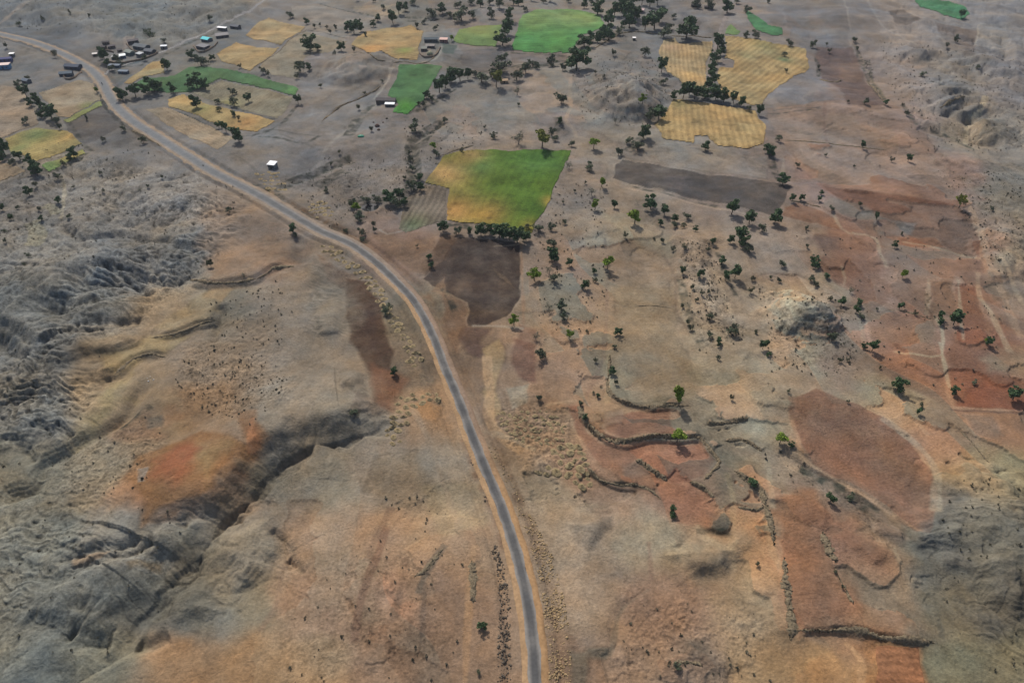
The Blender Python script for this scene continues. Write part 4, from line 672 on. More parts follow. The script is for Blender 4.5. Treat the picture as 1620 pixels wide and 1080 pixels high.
def tree_meshes(kind, seed):
    rng = np.random.default_rng(seed)
    # real size: crown width 1 unit = scaled later; shapes per kind (crown height, base of crown, leaves, leaf size)
    W = 5.0
    if kind == 'dense': h, z0, n, s, nl, fl = 4.6, 1.2, 1000, .32, 11, .9
    elif kind == 'bright' or kind == 'yellow': h, z0, n, s, nl, fl = 4.4, 1.9, 800, .32, 9, .85
    elif kind == 'olive': h, z0, n, s, nl, fl = 3.6, .7, 480, .30, 10, .8
    elif kind == 'small': h, z0, n, s, nl, fl = 5.4, .4, 460, .34, 6, 1.5
    else: h, z0, n, s, nl, fl = 4.0, .8, 130, .22, 8, .9
    L = crown_lobes(rng, W, h, z0, nl, fl)
    parts = []
    tx, ty = rng.uniform(-.3, .3, 2); top = z0 + h*.45
    tr = .17 if kind != 'small' else .11
    parts.append(limb((0, 0, -.5), (tx*.5, ty*.5, z0*.9), tr*1.3, tr)); parts.append(limb((tx*.5, ty*.5, z0*.88), (tx, ty, top), tr, tr*.5))
    for l in L[1:]:
        q = rng.uniform(.1, .8); p = (tx*(.5+.5*q), ty*(.5+.5*q), z0*.9 + (top-z0*.9)*q); parts.append(limb(p, (l[0]*.9, l[1]*.9, l[2]), tr*.42, tr*.12, 5))
        if kind in ('bare', 'olive'):
            for _ in range(9 if kind == 'bare' else 3):
                e = np.array(l[:3]) + rng.normal(size=3)*l[3]*1.2; parts.append(limb((l[0]*.8, l[1]*.8, l[2]-.1), e, .045, .015, 3))
    V, Fq = merge(parts); trunk = smooth(np_mesh('trunk', V, Fq)); trunk.materials.append(TW if kind == 'bare' else BM)
    V, Fq = leafcloud(rng, L, n, s); crown = np_mesh('crown', V, Fq); crown.materials.append(LM['olive' if kind == 'bare' else kind])
    return trunk, crown
TV = {k: [tree_meshes(k, 900 + 17*i + 101*j) for i in range(5 if k in ('dense', 'olive', 'small') else 4)] for j, k in enumerate(['dense', 'bright', 'yellow', 'olive', 'small', 'bare'])}
TREES = """660,45,8,S 672,38,10,O 700,22,14,D 712,28,12,O 748,30,14,O 760,12,12,D 790,14,16,O 812,8,12,D 830,18,10,O 985,18,18,D 1003,34,20,D 1020,48,18,D 1028,12,18,D 980,55,14,O 1058,48,14,O 935,66,12,D 955,60,14,D 890,112,12,O 842,106,14,O 778,124,16,O 752,122,12,O 728,128,14,D 705,140,16,D 683,160,10,O 670,170,9,S 650,255,9,S 652,270,10,O 660,285,11,O 648,245,8,S 1140,88,12,D 1128,108,12,D 1130,148,14,D 1120,142,14,D 1172,168,12,D 1185,176,10,O 1090,150,16,D 1065,158,12,D 74,180,14,D 50,168,12,D 95,205,9,S 20,262,12,O 5,255,14,D 112,255,10,D 232,150,14,D 255,140,12,O 325,141,14,D 300,140,12,O 550,50,12,D 566,44,12,D 578,58,8,S 498,45,7,S 170,104,10,D 160,94,10,O 178,112,12,O 192,104,10,O 230,96,10,O 470,125,8,S 1240,90,9,O 1180,60,12,O 1165,6,10,O 1215,5,8,S 935,8,10,O 1065,30,10,O 30,42,9,O 142,28,6,S 69,33,6,S 111,22,6,S 238,60,16,O 260,68,9,O 332,33,10,O 167,97,16,D 185,98,12,O 304,93,12,D 336,96,9,D 265,111,15,D 318,104,24,O 245,145,22,D 215,153,18,D 195,159,18,D 275,148,13,D 312,138,22,D 312,171,16,D 345,164,10,O 368,150,13,O 394,162,13,D 372,168,14,O 347,177,9,O 371,184,8,D 378,191,7,S 347,203,10,D 358,209,13,D 379,225,19,D 154,147,8,B 43,154,15,D 57,161,10,D 65,170,14,D 82,187,20,D 66,187,11,D 43,196,12,O 30,138,11,O 91,196,14,O 138,190,8,S 8,245,20,D 32,253,14,D 57,270,20,D 118,250,13,D 102,262,9,S 46,253,9,D 0,229,14,D 88,92,10,S 11,76,7,S 197,207,10,O 165,224,8,S 227,226,12,O 45,128,8,S 380,108,6,S
459,29,13,O 486,39,9,D 507,42,5,S 517,46,6,S 531,48,7,S 523,54,6,S 560,54,22,D 571,50,10,D 591,43,9,D 598,34,9,D 607,15,9,O 622,38,16,D 631,23,14,D 641,18,11,D 540,81,12,D 560,83,7,S 491,81,24,D 504,79,9,D 475,115,19,O 490,111,10,D 472,164,12,D 416,116,11,O 425,121,7,S 529,87,6,S 685,28,22,O 730,33,28,O 777,29,16,O 805,31,14,D 803,55,20,D 795,72,24,D 715,65,8,B 713,131,24,D 695,147,20,D 675,155,11,D 657,207,20,O 703,194,11,O 568,174,8,S 588,208,9,S 687,236,11,B 690,247,12,O 730,240,6,S 781,219,12,O 785,138,20,Y 762,131,26,O 792,116,30,O 740,126,14,D 795,101,18,O 524,262,6,S 537,243,6,S 605,131,5,S 577,150,5,S 507,139,7,S 662,167,6,S 767,204,5,S
924,14,11,D 945,24,19,D 972,25,16,D 995,27,28,D 1015,8,14,D 995,45,26,D 1042,36,24,D 1035,47,28,D 1050,59,22,O 962,40,16,D 962,66,24,D 945,68,16,D 924,75,22,D 912,110,36,D 1085,62,34,D 1150,21,18,D 970,88,10,S 1020,89,15,O 1046,115,18,D 887,165,20,O 850,110,16,O 873,104,20,O 832,117,20,O 817,127,18,O 818,151,14,G 1016,165,11,B 1042,190,24,D 1028,188,18,O 1050,134,12,O 858,234,26,Y 939,236,16,B 885,196,9,D 873,214,14,O 878,223,12,O 820,229,26,G 978,246,15,O 1008,237,20,O 1018,219,18,D 995,227,12,O 933,269,16,O 900,267,11,G 905,232,10,O 1115,238,13,D 1098,157,28,D 1080,157,18,D 1115,156,22,D 1132,158,18,D 1145,162,16,D 1160,164,14,D 1200,183,14,D 1127,133,18,D 1125,118,14,D 1130,98,15,D 1135,78,18,D 1142,79,10,D 1194,60,14,O 1100,12,16,O 1122,14,16,O 1180,21,14,O 820,168,4,S 942,117,5,S 955,123,5,S 973,196,9,G 1214,242,15,D
1350,67,10,O 1355,80,6,S 1307,73,5,S 1311,84,6,S 1294,109,6,S 1248,73,12,O 1286,76,12,O 1370,107,13,G 1375,120,10,G 1368,165,11,O 1400,166,8,D 1341,163,3,S 1427,169,5,S 1434,183,8,S 1459,121,9,O 1511,67,11,O 1497,75,7,S 1520,29,10,D 1364,235,9,D 1306,248,6,S 1410,256,7,S 1436,256,10,D 1261,265,8,S 1231,224,10,O 1219,248,12,D 1351,265,5,S 1243,115,6,S 1545,109,8,O
60,277,16,D 92,283,12,O 47,309,12,D 58,296,9,S 29,331,8,O 5,333,9,D 19,348,9,D 66,349,8,D 93,321,9,D 63,334,7,S 8,368,8,O 10,384,7,S 110,345,9,O 131,318,5,S 150,303,8,G 164,304,5,S 223,304,9,G 234,297,6,S 45,406,9,O 39,421,6,S 160,276,6,S 258,283,6,S 363,337,10,O 334,422,12,S 386,438,8,G 117,298,5,S
463,367,12,D 468,375,9,O 558,327,16,O 565,334,14,B 580,321,14,O 596,319,13,O 617,322,20,D 632,317,16,D 627,329,18,O 640,327,12,D 651,301,20,O 666,301,11,D 665,286,10,D 641,284,7,S 570,349,18,O 591,359,8,S 572,372,13,O 593,367,7,S 573,382,10,O 547,369,10,O 701,366,16,D 726,370,16,O 742,370,9,D 761,373,17,D 775,372,14,D 790,377,24,D 806,379,22,D 679,410,9,D 682,423,9,D 660,391,5,S 613,496,18,O 517,304,10,O
818,384,24,D 832,380,14,D 835,363,10,O 851,366,16,O 871,364,15,O 893,355,9,O 926,291,5,S 909,304,5,S 891,322,4,S 936,309,13,G 952,296,13,B 941,333,15,B 972,329,12,D 1004,354,20,B 1029,331,22,D 1051,340,15,D 1067,350,11,D 1045,356,8,D 1086,347,12,O 1081,361,9,O 1100,366,8,D 1066,359,11,O 989,376,8,S 1035,380,5,S 1047,384,9,S 1064,397,8,S 1082,393,9,O 1127,385,9,D 1155,384,11,D 1170,380,20,D 1175,390,18,D 1183,400,14,O 1157,339,20,D 1185,354,18,D 1205,366,14,O 875,392,19,O 877,413,20,D 845,443,22,B 961,426,17,B 900,421,12,D 869,433,14,G 876,446,16,O 940,432,8,D 941,446,8,S 925,456,13,D 888,490,20,O 868,492,14,G 892,503,14,O 813,515,14,B 900,535,13,B 848,538,14,G 977,530,12,D 929,527,6,S 1142,417,11,D 1119,398,8,S 1079,433,10,D 1107,438,12,D 1147,444,13,D 1162,440,18,D 1191,444,8,S 1096,457,8,S 1110,466,8,S 1120,464,7,S 1102,477,7,S 1079,487,8,S 1122,504,12,O 1087,513,8,S 1156,528,20,O 1122,533,12,O 1137,542,9,D 1187,464,10,S 1195,527,8,S 1092,522,8,S
1238,292,16,D 1252,319,10,D 1267,317,9,D 1299,308,6,D 1295,318,7,D 1315,333,9,O 1360,327,8,S 1386,348,10,D 1517,329,16,Y 1225,354,20,D 1426,371,6,S 1415,392,9,D 1427,439,13,B 1276,363,7,O 1276,392,7,S 1286,417,13,D 1290,424,13,D 1236,421,13,O 1307,440,9,D 1282,444,11,O 1218,441,6,S 1231,446,9,O 1289,452,10,O 1344,464,12,G 1312,475,7,S 1330,483,13,D 1359,484,11,D 1354,495,11,D 1362,504,10,O 1284,477,5,S 1422,489,10,D 1484,505,12,D 1487,514,10,D 1508,514,20,D 1516,499,7,D 1447,498,7,S 1561,543,8,B 1315,539,18,O 1386,491,5,S 1567,333,8,O
942,572,8,S 968,592,12,D 974,608,9,S 972,551,8,O 1073,640,19,b 1071,699,22,B 852,633,12,O 854,567,20,O 946,628,7,D 939,623,6,O 926,664,9,D 918,641,10,O 1062,810,12,D 1190,767,14,D 1156,632,8,S 1137,547,9,D 1206,552,14,D 1135,569,8,O
1379,555,15,D 1366,551,9,D 1328,573,8,S 1340,571,6,S 1392,583,5,S 1417,619,20,D 1506,623,13,D 1541,607,9,O 1561,547,12,D 1602,632,24,D 1247,621,6,S 1341,637,6,S 1457,643,8,S 1451,654,10,D 1233,702,18,B 1251,707,9,D 1313,793,15,D 1345,790,14,O 1215,563,8,D 623,592,12,D 562,655,15,O 763,993,14,D 758,1064,8,O 1198,894,8,S 1064,819,10,D 1070,1056,14,O 1320,906,6,S 1332,930,7,S 725,14,14,O 745,8,12,O 860,6,10,O 690,48,8,O 870,3,12,D 655,8,12,O 590,4,9,O 900,4,10,O 1040,8,16,D 775,8,14,O 820,10,14,D 840,2,14,D 565,2,8,S"""
LAND = [("the village houses above the road bend",(215,85)),("the blue roofed house",(328,60)),("the tan field left of the road",(105,160)),("the long green strip field",(310,125)),("the gold field at left",(60,240)),("the gold field behind the mound",(610,60)),
 ("the grey mound near the farm",(550,110)),("the dark green wedge field",(670,140)),("the white hut by the road",(432,262)),("the brightest green field",(880,50)),("the pink roofed house up top",(1015,25)),("the upright gold field",(1090,110)),("the wide notched gold field",(1130,195)),
 ("the gold field with a notch",(1215,90)),("the grey ridged hill",(985,160)),("the big green and gold field",(790,290)),("the dark ploughed strip",(1110,300)),("the round brown ploughed field",(765,440)),("the small round pond",(585,330)),("the bare slope past the brown field",(900,450)),
 ("the long scrubby bank",(1100,450)),("the pale dome hill",(1265,500)),("the dark red ploughed strip",(1430,335)),("the red plots near the right edge",(1480,530)),("the curved earth banks",(1060,680)),("the big red oval field",(1350,720)),("the road beside the spoil heaps",(620,560)),
 ("the grey badlands",(180,330)),("the road's lowest stretch",(790,1000)),("the top right dark gullies",(1480,140)),("the pale red upper slope",(1370,230)),("the far top left hillside",(150,30)),("the thin gold field with trees",(360,190)),("the tracks below the farmhouse",(600,210)),
 ("the top edge of the view",(760,8)),("the yellow crowned tree up top",(800,130)),("the path junction above the field",(880,210)),("the slope of little trees",(1050,355)),("the left edge tree row",(50,180)),("the red slope above the dome",(1280,420))]
LP = np.array([p for _, p in LAND], float)
KN = dict(D='dense', B='bright', b='bright', Y='yellow', O='olive', S='small', G='bare')
KL = dict(D='dark green round tree', B='bright yellow green tree', b='tall bright lime tree', Y='yellow crowned tree', O='olive grey scrub tree', S='little dark bush', G='bare grey twiggy tree')
ORD = ['', 'second', 'third', 'fourth', 'fifth', 'sixth', 'seventh', 'eighth', 'ninth', 'tenth', 'eleventh', 'twelfth', 'thirteenth', 'fourteenth', 'fifteenth', 'sixteenth', 'seventeenth', 'eighteenth']
NUM = ['zero','one','two','three','four','five','six','seven','eight','nine','ten','eleven','twelve','thirteen','fourteen','fifteen','sixteen','seventeen','eighteen','nineteen']
T_ = [(float(a), float(b), float(c), k) for a, b, c, k in (t.split(',') for t in TREES.split())]
groups = {}
for i, (a, b, c, k) in enumerate(T_):
    j = int(np.argmin(np.hypot(LP[:, 0]-a, (LP[:, 1]-b)*1.3))); groups.setdefault((j, k), []).append(i)
labels = {}
for (j, k), ids in groups.items():
    ids.sort(key=lambda i: (T_[i][0], T_[i][1])); n = len(ids)
    for q, i in enumerate(ids):
        l = LAND[j][0]
        if n == 1: labels[i] = f"{KL[k]} by {l}"
        elif q == 0: labels[i] = f"leftmost {KL[k]} by {l}"
        elif q == n-1: labels[i] = f"rightmost {KL[k]} by {l}"
        else: labels[i] = f"{ORD[q]} {KL[k]} from left by {l}"
ax, ay, az = at(np.array([t[0] for t in T_]), np.array([t[1] for t in T_]))
rngt = np.random.default_rng(5)
for i, (a, b, c, k) in enumerate(T_):
    kind = KN[k]; tr, cr = TV[kind][int(rngt.integers(len(TV[kind])))]
    wm = max(c, 5) * mpp(b) * (1.08 if k != 'S' else 1.0); s = wm / 5.0
    if k == 'S': s *= 1.0
    root = bpy.data.objects.new('tree' if k != 'S' else 'bush', None); COL.objects.link(root)
    zz = s * (1.0 if k != 'b' else 1.5) * rngt.uniform(.85, 1.1)
    if c > 20: zz *= .8
    root.location = (float(ax[i]), float(ay[i]), float(az[i])); root.rotation_euler = (0, 0, rngt.uniform(0, 6.28)); root.scale = (s, s*rngt.uniform(.85, 1.1), zz)
    tag(root, labels[i], 'tree' if k != 'S' else 'bush', {'D':'dark green trees of the valley','B':'bright green trees','b':'bright green trees','Y':'yellow crowned trees','O':'olive scrub trees','S':'little dark bushes','G':'bare grey trees'}[k])
    for nm, me in (('trunk', tr), ('crown', cr)):
        if nm == 'trunk' and k == 'S': nm = 'stem'
        o = bpy.data.objects.new(nm, me); COL.objects.link(o); o.parent = root
# ------------------------------------------------------------------ earth and stone banks between plots
M_BANK = noisy('bank_stone', (118,106,86), .55, 2.0, .95, .25)
def bank(p, wd, hg, label, gap=0.0, seed=0):
    wd *= .8; hg *= .48
    q = pl(p); s = np.concatenate([[0], np.cumsum(np.hypot(*np.diff(q, axis=0).T))]); a = np.arange(0, s[-1], .35)
    P = np.column_stack([np.interp(a, s, q[:, 0]), np.interp(a, s, q[:, 1])]); t = np.gradient(P, axis=0); t /= np.linalg.norm(t, axis=1)[:, None]; n = np.stack([-t[:, 1], t[:, 0]], 1)
    rng = np.random.default_rng(seed); prof = [(-.62, -.25), (-.5, .1), (-.3, .55), (-.08, .9), (.12, .95), (.32, .6), (.5, .12), (.62, -.25)]; V = []
    e = sstep(0, .08, a/a[-1]) * (1 - sstep(.92, 1, a/a[-1])); tw = np.clip(.85 + .7*fbm(a, a*0+seed, 9, 4, 500+seed, .6), .12, 1.6)
    side = .35*fbm(a, a*0+3+seed, 9, 3, 520+seed)
    for (u, v) in prof:
        j = rng.normal(0, .17, (len(a), 3)); xy = P + n*((u*tw*e*wd + side))[:, None] + j[:, :2]*wd*.7
        V.append(np.column_stack([xy, gz(xy[:, 0], xy[:, 1]) + v*hg*tw*e + j[:, 2]*hg*(v > 0)*1.4]))
    V = np.stack(V, 1); A, B = V.shape[:2]; I = np.arange(A*B).reshape(A, B)
    Fq = np.stack([I[:-1, :-1], I[1:, :-1], I[1:, 1:], I[:-1, 1:]], -1).reshape(-1, 4)[:, ::-1]
    o = add('earth_bank', np_mesh('earth_bank', V.reshape(-1, 3), Fq), M_BANK); tag(o, label, 'bank', 'stone and earth banks between the plots')
BANKS = [([(966,560),(962,590),(962,618),(975,632),(1000,640),(1030,645),(1060,641),(1092,642)], 1.6, 1.0, 'long dark bank curling below the big tan plot to the tall lime tree'),
 ([(917,636),(922,660),(940,682),(960,695),(992,700),(1022,692),(1047,688),(1075,692)], 2.2, 1.1, 'thick grey bank bowing under the small red terrace'),
 ([(1085,692),(1107,692),(1120,710),(1139,730),(1127,745),(1114,760)], 1.4, .9, 'bank bending in an arrow shape right of the red terrace'),
 ([(1116,672),(1147,670),(1185,659)], 1.5, 1.0, 'straight isolated dark bank on tan soil right of the lime tree'),
 ([(1005,727),(1027,741),(1057,761)], 1.6, 1.2, 'short dark slanting bank inside the red terrace'),
 ([(927,737),(940,752),(952,761),(980,768),(1020,770),(1045,790)], 1.2, .8, 'bank along the lower left rim of the red terraces'),
 ([(1147,697),(1172,695),(1192,704),(1207,715)], 1.4, .8, 'small arched bank below the straight isolated bank'),
 ([(1092,762),(1115,772),(1130,788)], 1.5, .8, 'short ragged bank under the arrow shaped bank'),
 ([(1162,745),(1185,760),(1205,777),(1212,800),(1222,840),(1224,865)], 2.0, .9, 'long rubbly bank running down beside the pale track'),
 ([(1167,802),(1195,805),(1208,800)], 1.3, .8, 'stub of bank touching the long rubbly bank'),
 ([(1240,882),(1243,922),(1250,960),(1253,992),(1250,1012)], 2.4, .9, 'broad upright rubble bank left of the lower orange plot'),
 ([(1303,842),(1310,862),(1322,888)], 2.4, .9, 'broad wedge of rubble splitting the lower orange plot'),
 ([(1322,897),(1332,922),(1342,940),(1350,955)], 1.5, .8, 'lower narrow tail of the rubble wedge in the orange plot'),
 ([(1262,996),(1290,998),(1352,997),(1390,1006),(1430,1011),(1480,1018)], 1.6, 1.0, 'long level dark bank above the furrowed orange plot'),
 ([(1005,485),(1035,483),(1062,487)], 1.0, .6, 'thin level bank in the middle of the tan plot'),
 ([(1405,490),(1440,495),(1480,505)], 1.2, .7, 'thin bank leading to the dark trees among the red plots'),
 ([(300,443),(330,448),(380,446),(405,442)], 1.6, .8, 'left half of the dark bank under the reddish plot left of the road'),
 ([(407,441),(425,430),(437,423),(467,422)], 1.8, .9, 'right half of the dark bank under the reddish plot left of the road'),
 ([(240,534),(275,529),(312,514),(337,509)], 1.4, .7, 'crumbling bank below the pale tan basin in the badlands'),
 ([(182,592),(212,567),(240,560),(262,566)], 1.3, .7, 'short curved bank beside the white stones at left'),
 ([(1370,128),(1385,142),(1400,163)], 1.4, .8, 'thin bank on the right edge of the dark red top plot'),
 ([(1244,222),(1290,225),(1340,231),(1405,238)], 1.2, .6, 'level bank across the pale red upper slope'),
 ([(1296,125),(1315,130),(1332,128)], 1.6, 1.0, 'short dark bank under the dark red top plot'),
 ([(1250,317),(1280,323),(1300,328)], 1.3, .7, 'short bank behind the small orange red plot'),
 ([(510,192),(535,171),(575,153),(603,136)], 1.5, 1.0, 'long stone wall slanting up behind the white roofed farmhouse'),
 ([(616,100),(640,98),(665,101),(682,95),(698,76)], 1.6, 1.0, 'stone wall wrapping round the small farmyard'),
 ([(570,83),(590,90),(612,97)], 1.6, 1.0, 'stone wall under the gold field beside the mound'),
 ([(408,106),(440,83),(485,47)], 1.2, .7, 'straight field wall between gold and fallow plots at top left'),
 ([(940,78),(965,62),(990,52),(1030,53),(1045,56)], 1.8, 1.2, 'dark wall below the group of trees at the top'),
 ([(1060,57),(1080,58),(1115,60),(1128,60)], 1.8, 1.2, 'dark wall behind the upright gold field'),
 ([(1112,163),(1150,170),(1190,175)], 1.6, 1.0, 'dark hedge bank along the top of the wide gold field'),
 ([(690,248),(715,240),(750,230)], 1.2, .8, 'low bank on the upper left edge of the big field'),
 ([(208,206),(230,216),(255,232)], 1.4, .7, 'low bank on the upper left side of the road'),
 ([(1070,1046),(1105,1050),(1110,1056)], 1.5, .8, 'little dark bank near the bottom edge right of the road'),
 ([(1355,1000-55),(1365,965)], .8, .4, 'tiny crumb of bank below the rubble wedge'),
 ([(1520,682),(1535,698),(1550,715),(1568,733)], 1.0, .5, 'thin straight bank on the pale ground near the right edge'),
 ([(1484,170),(1500,164),(1527,152)], 2.2, 1.0, 'dark ridge bank in the top right gullies'),
 ([(745,886),(750,920),(748,955)], 2.2, .6, 'upright strip of broken ground left of the road near the bottom'),
 ([(655,912),(668,905),(680,893),(702,867)], 1.8, .6, 'dark slanting hump of earth left of the lower road')]
BANKS = [b for b in BANKS if not b[3].startswith('tiny')]
for k, (p, wd, hg, lab) in enumerate(BANKS): bank(p, wd, hg, lab, seed=k)
# ------------------------------------------------------------------ heaps of dumped earth along the road
def heap_mesh(seed):
    rng = np.random.default_rng(seed); n, k = 7, 14; V = [(0, 0, 1.0)]
    for i in range(1, n+1):
        r = i/n
        for j in range(k):
            a = 2*math.pi*(j + .3*(i % 2))/k; rr = r*1.35*(1 + .18*math.sin(2*a+seed) + rng.normal(0, .05)); V.append((rr*math.cos(a), rr*math.sin(a), (1-r)**.9*1.0*(1+rng.normal(0, .12)) - (.35 if i == n else 0)))
    Fc = [(0, 1+j, 1+(j+1) % k) for j in range(k)]
    for i in range(n-1):
        for j in range(k): a, b = 1+i*k+j, 1+i*k+(j+1) % k; Fc.append((a, a+k, b+k, b))
    me = bpy.data.meshes.new('earth_heap'); me.from_pydata(V, [], Fc); me.update(); return me
M_HEAP = noisy('dumped_earth', (146,130,98), .35, 1.6, 1, .2, .12); HM = []
for s in range(5): me = heap_mesh(40+s); me.materials.append(M_HEAP); HM.append(me)
def heaps(poly, n, size, label, group, hh=1.0):
    P = np.array(poly, float); rng = np.random.default_rng(n); done = []; a0, b0 = P.min(0); a1, b1 = P.max(0); tries = 0
    while len(done) < n and tries < 6000:
        tries += 1; a, b = rng.uniform(a0, a1), rng.uniform(b0, b1); ins = False
        for i in range(len(P)):
            (x1, y1), (x2, y2) = P[i], P[(i+1) % len(P)]
            if (y1 > b) != (y2 > b) and a < (x2-x1)*(b-y1)/(y2-y1)+x1: ins = not ins
        if not ins or any(math.hypot(a-u, (b-v)*1.4) < size*1.05 for u, v in done): continue
        done.append((a, b))
    for (a, b) in done:
        x, y, z = at(a, b); s = size*mpp(b)*.5*rng.uniform(.7, 1.25); o = bpy.data.objects.new('earth_heap', HM[rng.integers(5)]); COL.objects.link(o)
        o.location = (float(x), float(y), float(z)-.05); o.scale = (s, s*rng.uniform(.6, 1), s*.62*hh*rng.uniform(.7, 1.2)); o.rotation_euler = (0, 0, rng.uniform(-.5, .5)); tag(o, label, 'heap', group)
heaps([(505,388),(525,390),(600,450),(625,500),(655,545),(668,575),(650,585),(640,545),(612,505),(590,462),(560,430),(512,400)], 62, 9, 'small earth heap in the long row left of the upper curve', 'earth heaps in the long row left of the road', 1.1)
heaps([(640,625),(690,622),(700,632),(660,640),(645,655),(645,675),(625,690),(640,702),(615,702),(612,680),(622,655),(628,635)], 38, 9.5, 'earth heap in the cluster left of the road above the ravine', 'earth heaps above the ravine', 1.2)
heaps([(870,708),(915,705),(930,740),(935,768),(915,772),(900,755),(850,752),(845,742),(880,735)], 26, 12, 'large pale earth heap in the cluster right of the road', 'pale earth heaps right of the road', 1.2)
heaps([(782,655),(850,645),(885,660),(905,690),(880,705),(830,700),(800,690)], 60, 7, 'small rough earth heap in the scraped patch right of the road', 'small heaps in the scraped patch', 1.0)
heaps([(405,275),(440,270),(455,300),(425,305)], 20, 7, 'tiny heap of grey earth near the white hut', 'grey heaps near the white hut', .8)
heaps([(485,322),(520,318),(528,342),(500,345)], 16, 7, 'tiny heap of earth above the road near the pond', 'heaps above the road near the pond', .9)
# ------------------------------------------------------------------ loose stones and dry tufts nobody could count
def scatter(name, polys, density, smin, smax, mat, label, kind='rock', seed=1):
    rng = np.random.default_rng(seed); C = []; Sz = []
    for poly, dens in polys:
        P = np.array(poly, float); x, y, _ = at(P[:, 0], P[:, 1]); area = .5*abs(np.dot(x, np.roll(y, 1)) - np.dot(y, np.roll(x, 1)))
        n = int(area*density*dens*1.0); bx = rng.uniform(x.min(), x.max(), 6*n+50); by = rng.uniform(y.min(), y.max(), 6*n+50); ins = np.zeros(len(bx), bool)
        for i in range(len(x)):
            j = (i+1) % len(x); c = ((y[i] > by) != (y[j] > by)) & (bx < (x[j]-x[i])*(by-y[i])/(y[j]-y[i]+1e-9)+x[i]); ins ^= c
        cl = noise(bx/7, by/7, 700+seed) + .6*noise(bx/2.2, by/2.2, 701+seed); k = np.nonzero(ins & (cl > rng.uniform(-.6, .5, len(bx))))[0][:n]
        if len(k): C.append(np.stack([bx[k], by[k], gz(bx[k], by[k])], 1)); Sz.append(smin + (smax-smin)*rng.power(.6, len(k)))
    C = np.vstack(C); Sz = np.concatenate(Sz); n = len(C)
    if kind == 'rock':
        base = np.array([(1,0,0),(0,1,0),(-1,0,0),(0,-1,0),(0,0,.8),(0,0,-.6)]); Ft = np.array([(0,1,4),(1,2,4),(2,3,4),(3,0,4),(1,0,5),(2,1,5),(3,2,5),(0,3,5)])
    else:
        V0, F0 = leafcloud(rng, [(0,0,.45,.5,.5,.45)], 9, .42); base = V0; Ft = F0
    th = rng.uniform(0, 6.28, n); c, s = np.cos(th), np.sin(th); b = base[None]*(1+rng.normal(0, .22, (n, len(base), 3)))*Sz[:, None, None]
    V = np.stack([b[..., 0]*c[:, None]-b[..., 1]*s[:, None], b[..., 0]*s[:, None]+b[..., 1]*c[:, None], b[..., 2]], -1) + C[:, None]
    Fq = (Ft[None] + (np.arange(n)*len(base))[:, None, None]).reshape(-1, Ft.shape[1])
    o = add(name, np_mesh(name, V.reshape(-1, 3), Fq), mat); tag(o, label, 'stones' if kind == 'rock' else 'scrub', kind='stuff')
M_R1 = noisy('dark_rubble', (92,84,74), .45, .8, .95); M_R2 = noisy('tan_rubble', (160,138,104), .4, .8, .95); M_TF = noisy('dry_scrub', (.078,.072,.05), .35, .5, .95, 0, 0, True); M_WH = noisy('white_stone', (.6,.6,.58), .2, 1, .9, 0, 0, True)
scatter('rubble', [([(776,868),(786,862),(800,905),(808,960),(810,1100),(786,1100),(790,960),(786,900)], 1.0),([(735,690),(742,690),(760,745),(775,790),(768,795),(750,750)], .6)], 3.2, .15, .55, M_R1, 'dark broken stones in the strip along the left side of the lower road', seed=2)
scatter('rubble', [([(815,785),(830,790),(855,840),(875,880),(888,930),(900,985),(905,1100),(868,1100),(866,1010),(860,960),(850,900),(835,850),(820,815)], 1.0),([(770,700),(782,705),(820,780),(812,785)], .6)], 2.6, .15, .5, M_R2, 'pale tan stones and clods along the right side of the lower road', seed=3)
scatter('white_stones', [([(230,600),(242,592),(244,600),(234,606)], 1.2),([(208,640),(218,632),(216,640)], .8)], .6, .2, .5, M_WH, 'few white stones by the dark gully left of centre', seed=4)
scatter('dry_scrub', [([(330,540),(420,560),(470,600),(400,680),(300,640),(270,590)], .9),([(320,480),(450,440),(480,520),(420,560),(340,540)], .45),([(90,690),(250,650),(250,760),(130,800),(60,780)], .3),
  ([(1075,380),(1135,385),(1150,470),(1180,540),(1110,560),(1085,500)], 1.2),([(1200,450),(1350,480),(1360,600),(1220,590)], .7),([(1480,270),(1620,280),(1620,460),(1570,420)], .7),([(1490,760),(1620,760),(1620,1080),(1560,1060),(1480,960)], .45),
  ([(1000,950),(1200,960),(1230,1080),(960,1080)], .35),([(600,780),(700,780),(720,860),(600,860)], .3),([(560,860),(740,860),(730,1080),(400,1080),(480,950)], .22),([(50,220),(300,240),(420,330),(300,450),(0,430),(0,330)], .15),
  ([(0,560),(200,560),(120,700),(0,760)], .12),([(0,820),(300,820),(300,1000),(0,1060)], .14),([(640,190),(760,180),(770,260),(690,300),(640,300)], .4),([(840,300),(960,290),(960,520),(850,540)], .4),([(1250,360),(1600,380),(1610,600),(1360,620)], .15),
  ([(500,250),(650,250),(640,330),(520,360),(440,290)], .4),([(1380,60),(1620,100),(1620,240),(1450,240)], .3),([(0,0),(420,0),(280,60),(0,50)], .15),([(900,90),(1070,100),(1060,200),(920,200)], .4),([(1180,700),(1300,720),(1260,860),(1200,820)], .3)], .16, .22, .8, M_TF, 'small dry dark bushes and tufts dotting the slopes', 'tuft', seed=5)
